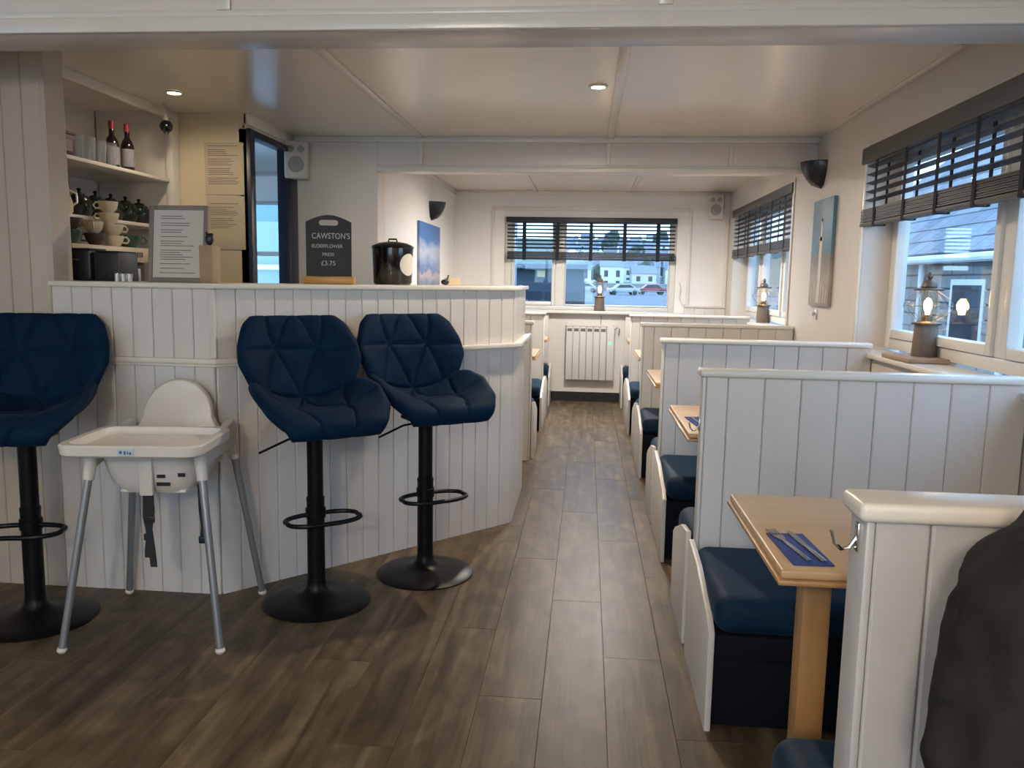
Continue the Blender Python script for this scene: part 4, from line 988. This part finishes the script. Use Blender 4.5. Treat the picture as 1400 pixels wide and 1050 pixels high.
lb = obj('lamp_stand_board', box(B(), -.10, .10, -.16, .16, 0, .019), 'block_wood', bevel=.003); lb.location = (1.47, 3.74, LZ+.0002); tag(lb, 'small wooden board under the near lantern', 'board')
ln2 = dup(ln, (1.485, 7.05, LZ), 0, 'lit lantern on the side window sill beyond the tall picture'); ln3 = dup(ln, (.13, FY-.045, FZ[0]+.0005), 0, 'lit lantern on the sill of the far end window')
def light(name, kind, loc, energy, col, **k):
    l = bpy.data.lights.new(name, kind); l.energy = energy; l.color = col
    for a, v in k.items(): setattr(l, a, v)
    o = bpy.data.objects.new(name, l); COL.objects.link(o); o.location = loc; return o
for q in (ln, ln2, ln3): light('lantern_light', 'POINT', (q.location.x, q.location.y, q.location.z+.222), 2.2, (1, .62, .30), shadow_soft_size=.02)
# ------------------------------------------------------------------ downlights
dl = None
for k, (x, y, e) in enumerate(DOWNLIGHTS):
    nm = ['recessed downlight over the back of the bar', 'recessed downlight in the ceiling over the aisle', 'recessed downlight beyond the middle beam over the aisle'][k] if k < 3 else ['recessed downlight hidden by the middle beam above the left booths', 'recessed downlight hidden by the middle beam above the right booths', 'recessed downlight before the front beam above the bar stools', 'recessed downlight before the front beam above the nearest table', 'recessed downlight behind the viewer in the room middle', 'recessed downlight behind the viewer near the window wall', 'recessed downlight behind the viewer near the side wall'][k-3]
    if dl is None:
        dl = thing('downlight', nm, 'ceiling light', (x, y, CH), 0, 'recessed downlights')
        obj('trim_ring', lathe(B(), [(.032, -.001), (.045, -.001), (.047, -.004), (.040, -.010), (.033, -.010), (.032, -.004)], 28, close=False), 'white_gloss', dl)
        obj('lens', lathe(B(), [(.032, -.007), (.032, -.004)], 24), 'downlight_glow', dl)
    else: dup(dl, (x, y, CH), 0, nm)
    l = light('downlight_lamp', 'SPOT', (x, y, CH-.015), e, (1, .92, .82) if y > 6 else WARM, spot_size=math.radians(176), spot_blend=.6, shadow_soft_size=.03)
pd = thing('pendant_lamp', 'opal globe pendant lamp hanging behind the viewer', 'pendant lamp', (-.35, -1.3, 1.82))  # unseen lamp added to light the beams and walls that face the viewer
obj('globe', lathe(B(), [(.02, .11), (.07, .09), (.105, .04), (.115, 0), (.105, -.04), (.07, -.09), (0, -.112)], 24, close=False), 'lamp_glass', pd)
obj('bulb', ell(B(), (0, 0, 0), (.03, .03, .04), 12, 8), 'filament', pd); obj('cap', lathe(B(), [(.03, .10), (.03, .14), (.01, .16)], 16), 'lamp_metal', pd); obj('cord', tube(B(), [(0, 0, .15), (0, 0, CH-1.82)], .004, 6), 'black_plastic', pd)
light('pendant_light', 'POINT', (-.35, -1.3, 1.82), 110, (1, .85, .68), shadow_soft_size=.10)
# ------------------------------------------------------------------ radiator
rd = thing('radiator', 'white electric panel radiator under the far end window', 'radiator', (.045, FY-.06, .235))
obj('chassis', box(B(), -.24, .24, -.015, .038, .01, .55), 'radiator_dark', rd)
for k in range(6): obj('fin', box(B(), -.245+.069*k, -.245+.069*k+.067, -.038, -.0155, 0, .549), 'radiator_white', rd, bevel=.006)
for k in range(6): obj('grille', box(B(), -.235+.069*k, -.235+.069*k+.047, -.0392, -.038, .500, .530), 'radiator_dark', rd)
obj('top_cover', box(B(), -.245, .169, -.038, .035, .5505, .562), 'radiator_white', rd, bevel=.003)
obj('control_box', box(B(), .171, .247, -.038, .035, 0, .562), 'radiator_white', rd, bevel=.006)
obj('indicator', ell(B(), (.205, -.041, .385), (.012, .004, .012), 10, 8), 'led_green', rd)
obj('power_cable', tube(B(), [(.247, .0, .52), (.275, .0, .545), (.30, .01, .53), (.29, .012, .46)], .004, 6), 'black_plastic', rd)
lc = obj('lantern_cable', tube(B(), [(.145, FY-.108, .905), (.155, FY-.11, .875), (.15, FY-.112, .84), (.15, FY-.112, .81)], .003, 6), 'black_plastic'); tag(lc, 'thin dark cable hanging from the far lantern', 'cable')
pp = obj('wall_cable', tube(B(), [(.93, FY-.014, 1.25), (.95, FY-.014, 1.18), (.935, FY-.014, 1.10), (.97, FY-.014, 1.02), (1.0, FY-.014, 1.03)], .0035, 6), 'speaker_white'); tag(pp, 'white cable looping down the wall right of the far window', 'cable')
pp2 = obj('corner_pipe', box(B(), XR-.034, XR-.002, FY-.034, FY-.004, 1.02, 1.88), 'wall_paint', bevel=.003); tag(pp2, 'vertical boxed pipe in the far right corner', 'pipe')

# ------------------------------------------------------------------ person in black jacket (sits against the nearest partition)
def skin_body(name, verts, edges, radii, m_, parent, sub=2, root=0):
    me = bpy.data.meshes.new(name); me.from_pydata([Vector(v) for v in verts], edges, []); me.materials.append(M[m_])
    o = bpy.data.objects.new(name, me); COL.objects.link(o); o.parent = parent
    s = o.modifiers.new('skin', 'SKIN'); s.use_smooth_shade = True
    for i, r in enumerate(radii):
        me.skin_vertices[0].data[i].radius = (r, r) if not isinstance(r, tuple) else r
        me.skin_vertices[0].data[i].use_root = (i == root)
    o.modifiers.new('sub', 'SUBSURF').levels = sub; o.modifiers['sub'].render_levels = sub
    return o
pe = thing('person', 'seated person in a black jacket, only the shoulder and sleeve seen', 'person', (.665, .80, .40))
# local: z up from seat, facing -y
V = [(0, .0, .10), (0, .04, .26), (0, .05, .42), (0, .03, .56), (0, .02, .64),
     (-.14, .045, .585), (-.225, .035, .535), (-.236, .0, .38), (-.245, -.045, .24), (-.20, -.17, .20), (-.13, -.27, .22),
     (.14, .045, .585), (.225, .035, .535), (.236, .0, .38), (.245, -.045, .24), (.20, -.17, .20), (.13, -.27, .22)]
Ed = [(0, 1), (1, 2), (2, 3), (3, 4), (3, 5), (5, 6), (6, 7), (7, 8), (8, 9), (9, 10), (3, 11), (11, 12), (12, 13), (13, 14), (14, 15), (15, 16)]
Rd = [.16, .15, .16, .12, .06, .09, .080, .072, .066, .050, .036, .09, .080, .072, .066, .050, .036]
jk = skin_body('jacket', V, Ed, Rd, 'cloth_black', pe, 2)
tex = bpy.data.textures.new('folds', 'CLOUDS'); tex.noise_scale = .09; tex.noise_depth = 1
sb_ = jk.modifiers.new('sub2', 'SUBSURF'); sb_.levels = 2; sb_.render_levels = 2
dm = jk.modifiers.new('folds', 'DISPLACE'); dm.texture = tex; dm.strength = .045; dm.mid_level = .5; dm.texture_coords = 'LOCAL'
tex2 = bpy.data.textures.new('creases', 'CLOUDS'); tex2.noise_scale = .04; tex2.noise_depth = 1; tex2.cloud_type = 'COLOR'
dm2 = jk.modifiers.new('creases', 'DISPLACE'); dm2.texture = tex2; dm2.strength = .022; dm2.mid_level = .5
skin_body('neck_head', [(0, .02, .60), (0, .01, .70), (0, -.01, .76), (0, -.015, .84), (0, -.01, .90)], [(0, 1), (1, 2), (2, 3), (3, 4)], [.052, .054, .075, .085, .055], 'skin', pe)
obj('hair', ell(B(), (0, .005, .865), (.092, .105, .10)), 'hair', pe)
for s in (-1, 1):
    obj('ear', ell(B(), (s*.088, .0, .815), (.010, .018, .03), 10, 8), 'skin', pe); obj('eye', ell(B(), (s*.03, -.088, .825), (.012, .008, .008), 10, 8), 'paper', pe)
    hv = [(s*.13, -.27, .22), (s*.10, -.32, .215), (s*.085, -.36, .21)]; hE = [(0, 1), (1, 2)]; hR = [(.028, .020), (.040, .018), (.036, .015)]
    for f_, (dx, L) in enumerate(((-.030, .075), (-.010, .085), (.010, .08), (.028, .06))):
        i0 = len(hv); hv += [(s*(.085+dx), -.375, .21), (s*(.080+dx*1.1), -.375-L*.6, .20), (s*(.078+dx*1.1), -.375-L, .185)]; hE += [(2, i0), (i0, i0+1), (i0+1, i0+2)]; hR += [.010, .009, .007]
    i0 = len(hv); hv += [(s*.070, -.31, .215), (s*.045, -.345, .205), (s*.035, -.375, .20)]; hE += [(1, i0), (i0, i0+1), (i0+1, i0+2)]; hR += [.012, .010, .008]
    skin_body('hand', hv, hE, hR, 'skin', pe, 2)
obj('nose', ell(B(), (0, -.10, .80), (.012, .016, .022), 10, 8), 'skin', pe); obj('mouth', ell(B(), (0, -.088, .765), (.022, .008, .005), 10, 6), 'red_cap', pe)
skin_body('trousers', [(0, .0, .09), (-.10, -.02, .08), (-.12, -.25, .085), (-.13, -.42, .07), (-.13, -.44, -.14), (-.13, -.42, -.33), (.10, -.02, .08), (.12, -.25, .085), (.13, -.42, .07), (.13, -.44, -.14), (.13, -.42, -.33)],
          [(0, 1), (1, 2), (2, 3), (3, 4), (4, 5), (0, 6), (6, 7), (7, 8), (8, 9), (9, 10)], [.12, .085, .075, .06, .052, .045, .085, .075, .06, .052, .045], 'trousers', pe)
for s in (-1, 1): obj('shoe', ell(B(), (s*.13, -.47, -.355), (.045, .12, .034)), 'black_plastic', pe)

# ------------------------------------------------------------------ outside
GZO = -.45
struct('ground_outside', box(B(), -90, 90, 8.9, 460, GZO-.1, GZO), 'asphalt')
struct('pavement_side', box(B(), XR+.25, 30, -12, 8.9, GZO-.1, GZO), 'asphalt')
pb_ = thing('pale_blue_building', 'pale blue rendered building seen through the navy doorway and its window', 'building', (-5.2, 10.5, GZO))  # added to block the over-bright sky behind the passage window
obj('wall', box(B(), -8.5, -2.6, 10, 13, GZO, 2.6), 'render_blue', pb_, world=True); obj('roof', box(B(), -8.7, -2.5, 9.8, 13.2, 2.6, 2.75), 'slate', pb_, world=True)
for k in range(4): obj('corner_board', box(B(), -5.6+.95*k, -5.5+.95*k, 9.96, 10, GZO, 2.6), 'render_white', pb_, world=True)
obj('band', box(B(), -8.5, -2.6, 9.95, 9.995, 1.32, 1.38), 'render_white', pb_, world=True)
# stone building across the side lane
sbx = 4.6
hs = thing('stone_building', 'grey stone building with white pipe seen through the side window', 'building', (sbx+1.5, 11, GZO))
obj('wall', box(B(), sbx+.03, sbx+4, 2.0, 17, GZO, 1.68), 'mortar', hs, world=True)
random.seed(11)
bm_c = {}
zc = GZO+.05; row = 0; nst = 0
smesh = []
for k in range(5):
    bm = B(); L = (.42, .5, .58, .66, .74)[k]; box(bm, -.045, 0, .008, L-.008, .008, .168); bmesh.ops.bevel(bm, geom=bm.edges[:], offset=.012, segments=1, affect='EDGES', profile=0.5); bmesh.ops.recalc_face_normals(bm, faces=bm.faces[:])
    me = bpy.data.meshes.new('stone'); bm.to_mesh(me); bm.free(); me.materials.append(M['stone']); smesh.append((L, me))
zc = .70
while zc < 1.5:
    y = 6.2+random.random()*.3
    while y < 15.8:
        L, me = random.choice(smesh)
        if nst < 290:
            o = bpy.data.objects.new('stone', me); COL.objects.link(o); o.location = (sbx+.03-random.uniform(0, .015), y, zc); o.parent = hs; o.matrix_parent_inverse = hs.matrix_basis.inverted(); nst += 1
        y += L
    zc += .176
bm = B(); zc = GZO
while zc < .69:
    y = 5.0
    while y < 16.5: L = random.uniform(.4, .7); box(bm, sbx-.01, sbx+.03, y+.01, y+L-.01, zc+.01, zc+.166); y += L
    zc += .176
o = obj('lower_stones', bm, 'stone', hs, world=True); o['kind'] = 'stuff'
bm = B(); v = [bm.verts.new(p) for p in ((sbx-.18, 2, 1.66), (sbx-.18, 17, 1.66), (sbx+2.8, 17, 4.1), (sbx+2.8, 2, 4.1), (sbx-.18, 2, 1.60), (sbx-.18, 17, 1.60), (sbx+2.8, 17, 4.0), (sbx+2.8, 2, 4.0))]
for f in ((0, 1, 2, 3), (4, 7, 6, 5), (0, 4, 5, 1), (2, 6, 7, 3), (0, 3, 7, 4), (1, 5, 6, 2)): bm.faces.new([v[i] for i in f])
rf = obj('roof', bm, 'slate', hs, world=True)
sm = None; n = 0; sl = math.hypot(2.98, 2.44); ang = math.atan2(2.44, 2.98)
bm = B(); box(bm, 0, .34, .006, .394, 0, .018); bmesh.ops.recalc_face_normals(bm, faces=bm.faces[:]); me = bpy.data.meshes.new('slate'); bm.to_mesh(me); bm.free(); me.materials.append(M['slate'])
for r_ in range(10):
    for c_ in range(24):
        o = bpy.data.objects.new('slate', me); COL.objects.link(o); s_ = .3*r_
        o.location = (sbx-.19+s_*math.cos(ang), 6.4+c_*.4+(.2 if r_ % 2 else 0), 1.67+s_*math.sin(ang)); o.rotation_euler = (0, -ang+.04, 0); o.parent = rf; n += 1
obj('gutter', tube(B(), [(sbx-.20, 2.2, 1.60), (sbx-.20, 17, 1.60)], .055, 10), 'render_white', hs, world=True)
obj('downpipe', tube(B(), [(sbx-.08, 11.6, 1.58), (sbx-.08, 11.6, GZO)], .04, 10), 'render_white', hs, world=True)
obj('downpipe', tube(B(), [(sbx-.08, 8.9, 1.58), (sbx-.08, 9.3, 1.2), (sbx-.08, 9.3, GZO)], .04, 10), 'render_white', hs, world=True)
for y in (9.9, 13.2):
    f = obj('window', box(B(), sbx-.03, sbx+.0, y, y+.9, .35, 1.35), 'frame_white', hs, world=True); obj('pane', box(B(), sbx-.035, sbx-.031, y+.07, y+.83, .42, 1.28), 'window_dark', f)
# dark garage and items in the car park beyond the far window
gr = thing('dark_building', 'dark slate-blue garage building seen through the far window', 'building', (-3.2, 20, GZO))
obj('wall', box(B(), -7.5, -.08, 18, 26, GZO, 1.5), 'shed_dark', gr, world=True); obj('roof', box(B(), -7.7, .0, 17.8, 26.2, 1.5, 1.6), 'slate', gr, world=True)
obj('garage_door', box(B(), -.08, -.05, 19, 24, GZO, 1.2), 'window_dark', gr, world=True)
obj('sign', box(B(), -1.10, -.93, 17.95, 18, 1.32, 1.46), 'sign_yellow', gr, world=True)
for k in range(4): obj('door_panel', box(B(), -3.6+.9*k, -2.8+.9*k, 17.96, 18, GZO, 1.0), 'window_dark', gr, world=True)
lt = thing('street_pole', 'pale pole standing outside left in the far window', 'pole', (-1.12, 12.5, GZO)); obj('shaft', tube(B(), [(0, 0, 0), (0, 0, 3.2)], .04, 10), 'ladder_metal', lt); obj('cap', ell(B(), (0, 0, 3.2), (.05, .05, .04), 10, 6), 'ladder_metal', lt)
ld = thing('striped_marker', 'striped dark and white stepped marker outside the left pane', 'marker', (-1.0, 12.3, GZO))
for k in range(10): obj('step', box(B(), -.34+.03*k, .34-.03*k, -.10, .10, .62+.11*k-.45+.3, .62+.11*k+.05-.45+.3), 'frame_white' if k % 2 else 'black_plastic', ld)
obj('post', box(B(), -.03, .03, -.03, .03, 0, 1.62), 'ladder_metal', ld)
def car(loc, m_, label, rz=0):
    t = thing('parked_car', label, 'car', loc, rz, 'cars parked outside')
    bm = B(); pr_ = [(-2.0, .35), (-2.0, .75), (-1.2, .85), (-.6, 1.35), (.8, 1.38), (1.5, .9), (2.0, .82), (2.05, .35)]
    a = [bm.verts.new((x, -.8, z)) for x, z in pr_]; b_ = [bm.verts.new((x, .8, z)) for x, z in pr_]; n = len(pr_); bm.faces.new(a); bm.faces.new(b_[::-1])
    for k in range(n): bm.faces.new((a[k], b_[k], b_[(k+1) % n], a[(k+1) % n]))
    obj('body', bm, m_, t, bevel=.08)
    bm = B(); pr_ = [(-1.05, .9), (-.55, 1.28), (.75, 1.31), (1.25, .93)]; a = [bm.verts.new((x, -.82, z)) for x, z in pr_]; b_ = [bm.verts.new((x, .82, z)) for x, z in pr_]; bm.faces.new(a); bm.faces.new(b_[::-1])
    for k in range(4): bm.faces.new((a[k], b_[k], b_[(k+1) % 4], a[(k+1) % 4]))
    obj('windows', bm, 'window_dark', t)
    for x in (-1.25, 1.3):
        for y in (-.78, .78): o = obj('wheel', lathe(B(), [(.33, -.1), (.34, 0), (.33, .1)], 18), 'black_plastic', t); o.matrix_local = Matrix.Translation((x, y, .33)) @ Matrix.Rotation(PI/2, 4, 'X')
    return t
cr = car((4.5, 104, GZO+.02), 'silver_car', 'pale car parked farthest left beyond the white railing', .2)
car((8.6, 112, GZO+.02), 'red_car', 'red car parked at the foot of the hillside', .1); car((-.4, 118, GZO+.02), 'silver_car', 'silver car half hidden by the dark garage', -.1)
# hill with houses
def hill_z(x, y):
    t = max(0, (y-160)/215); return GZO+17*t**1.4
bm = B(); nx, ny = 50, 30
G = [[bm.verts.new((-90+220*i/nx, 150+280*j/ny, hill_z(0, 150+280*j/ny)+(noise.noise(Vector((i*.35, j*.35, 0)))*.5 if j > 1 else -.02))) for i in range(nx+1)] for j in range(ny+1)]
for j in range(ny):
    for i in range(nx): bm.faces.new((G[j][i], G[j][i+1], G[j+1][i+1], G[j+1][i]))
hl = struct('hill', bm, 'hill_green')
def house(x, y, wd, dp, h, m_, label, rz):
    t = thing('house', label, 'house', (x, y, hill_z(x, y)-.6), rz, 'houses on the hillside')
    obj('wall', box(B(), -wd/2, wd/2, -dp/2, dp/2, 0, h), m_, t)
    bm = B(); pts = [(-dp/2-.2, h), (dp/2+.2, h), (0, h+dp*.38)]; a = [bm.verts.new((-wd/2-.15, p, z)) for p, z in pts]; b_ = [bm.verts.new((wd/2+.15, p, z)) for p, z in pts]
    bm.faces.new(a); bm.faces.new(b_[::-1])
    for k in range(3): bm.faces.new((a[k], b_[k], b_[(k+1) % 3], a[(k+1) % 3]))
    obj('roof', bm, 'slate', t); obj('chimney', box(B(), wd*.3, wd*.3+.5, -.25, .25, h+dp*.15, h+dp*.38+.7), 'stone', t)
    n = max(2, int(wd/1.9))
    for k in range(n):
        for z_ in ((1.2, h*.42), (h*.58, h*.85)):
            xx = -wd/2+wd*(k+.5)/n; obj('window', box(B(), xx-.4, xx+.4, -dp/2-.04, -dp/2, z_[0], z_[1]), 'window_dark', t)
random.seed(5)
cols = ['render_white', 'render_cream', 'render_grey', 'render_white', 'render_white']; wn = {'render_white': 'white', 'render_cream': 'cream', 'render_grey': 'grey'}
tier = ['lowest', 'second', 'third', 'fourth', 'fifth', 'sixth', 'topmost']
pos = ['first', 'second', 'third', 'fourth', 'fifth', 'sixth', 'seventh', 'eighth']
for r_, y0_ in enumerate((172, 196, 222, 252, 286, 324, 366)):
    n_ = min(8, int(y0_*.155/5.6)); 
    for c_ in range(n_):
        y = y0_+random.uniform(-2, 2); pitch = y0_*.155/n_; x = -.03*y0_+(c_+.5)*pitch+random.uniform(-.3, .3)-(r_ % 2)*.8; cm = random.choice(cols)
        house(x, y, pitch*random.uniform(.66, .84), 4.5, random.uniform(3.4, 5.2), cm, '%s house in the %s tier of the hillside, %s from the left' % (wn[cm], tier[r_], pos[c_]), random.uniform(-.10, .10))
def tree(x, y, z, s, label):
    t = thing('tree', label, 'tree', (x, y, z), 0, 'trees on the hillside'); obj('trunk', tube(B(), [(0, 0, 0), (.1, 0, 1.2*s)], [.18*s, .1*s], 8), 'brown_glaze', t)
    bm = B(); bmesh.ops.create_icosphere(bm, subdivisions=3, radius=1.1*s)
    for v in bm.verts: v.co *= 1+.35*noise.noise(v.co*1.6/s); v.co.z += 1.9*s
    obj('crown', bm, 'tree_green', t)
for k, (x, y, s) in enumerate(((2.5, 184, 1.6), (13, 184, 1.9), (5, 209, 2.0), (19, 209, 1.9), (12, 237, 2.2), (26, 237, 2.2), (16, 269, 2.4), (8, 305, 2.8), (30, 345, 3.0), (10, 345, 3.0))):
    tree(x, y, hill_z(x, y)-.2, s, ['dark round tree behind the lowest tier of houses, left one', 'dark round tree behind the lowest tier of houses, right one', 'tree behind the second tier of houses, left one', 'tree behind the second tier of houses, right one', 'tree behind the third tier of houses, left one', 'tree behind the third tier of houses, right one', 'single tree behind the fourth tier of houses', 'single tree behind the fifth tier of houses', 'large tree on the hilltop, right one', 'large tree on the hilltop, left one'][k])
sw = thing('stone_quay_wall', 'low grey stone wall along the car park below the houses', 'wall', (8, 140, GZO)); obj('body', box(B(), -40, 40, -.3, .3, 0, 1.3), 'stone', sw); obj('coping', box(B(), -40, 40, -.36, .36, 1.3, 1.42), 'render_grey', sw)
fnc = thing('white_railing', 'white railing in front of the car park outside the far window', 'railing', (4, 62, GZO))
for k in range(21): obj('post', box(B(), -6+.6*k-.02, -6+.6*k+.02, -.02, .02, 0, 1.05), 'render_grey', fnc)
for z_ in (.55, 1.0): obj('rail', box(B(), -6.1, 6.1, -.025, .025, z_, z_+.04), 'render_grey', fnc)
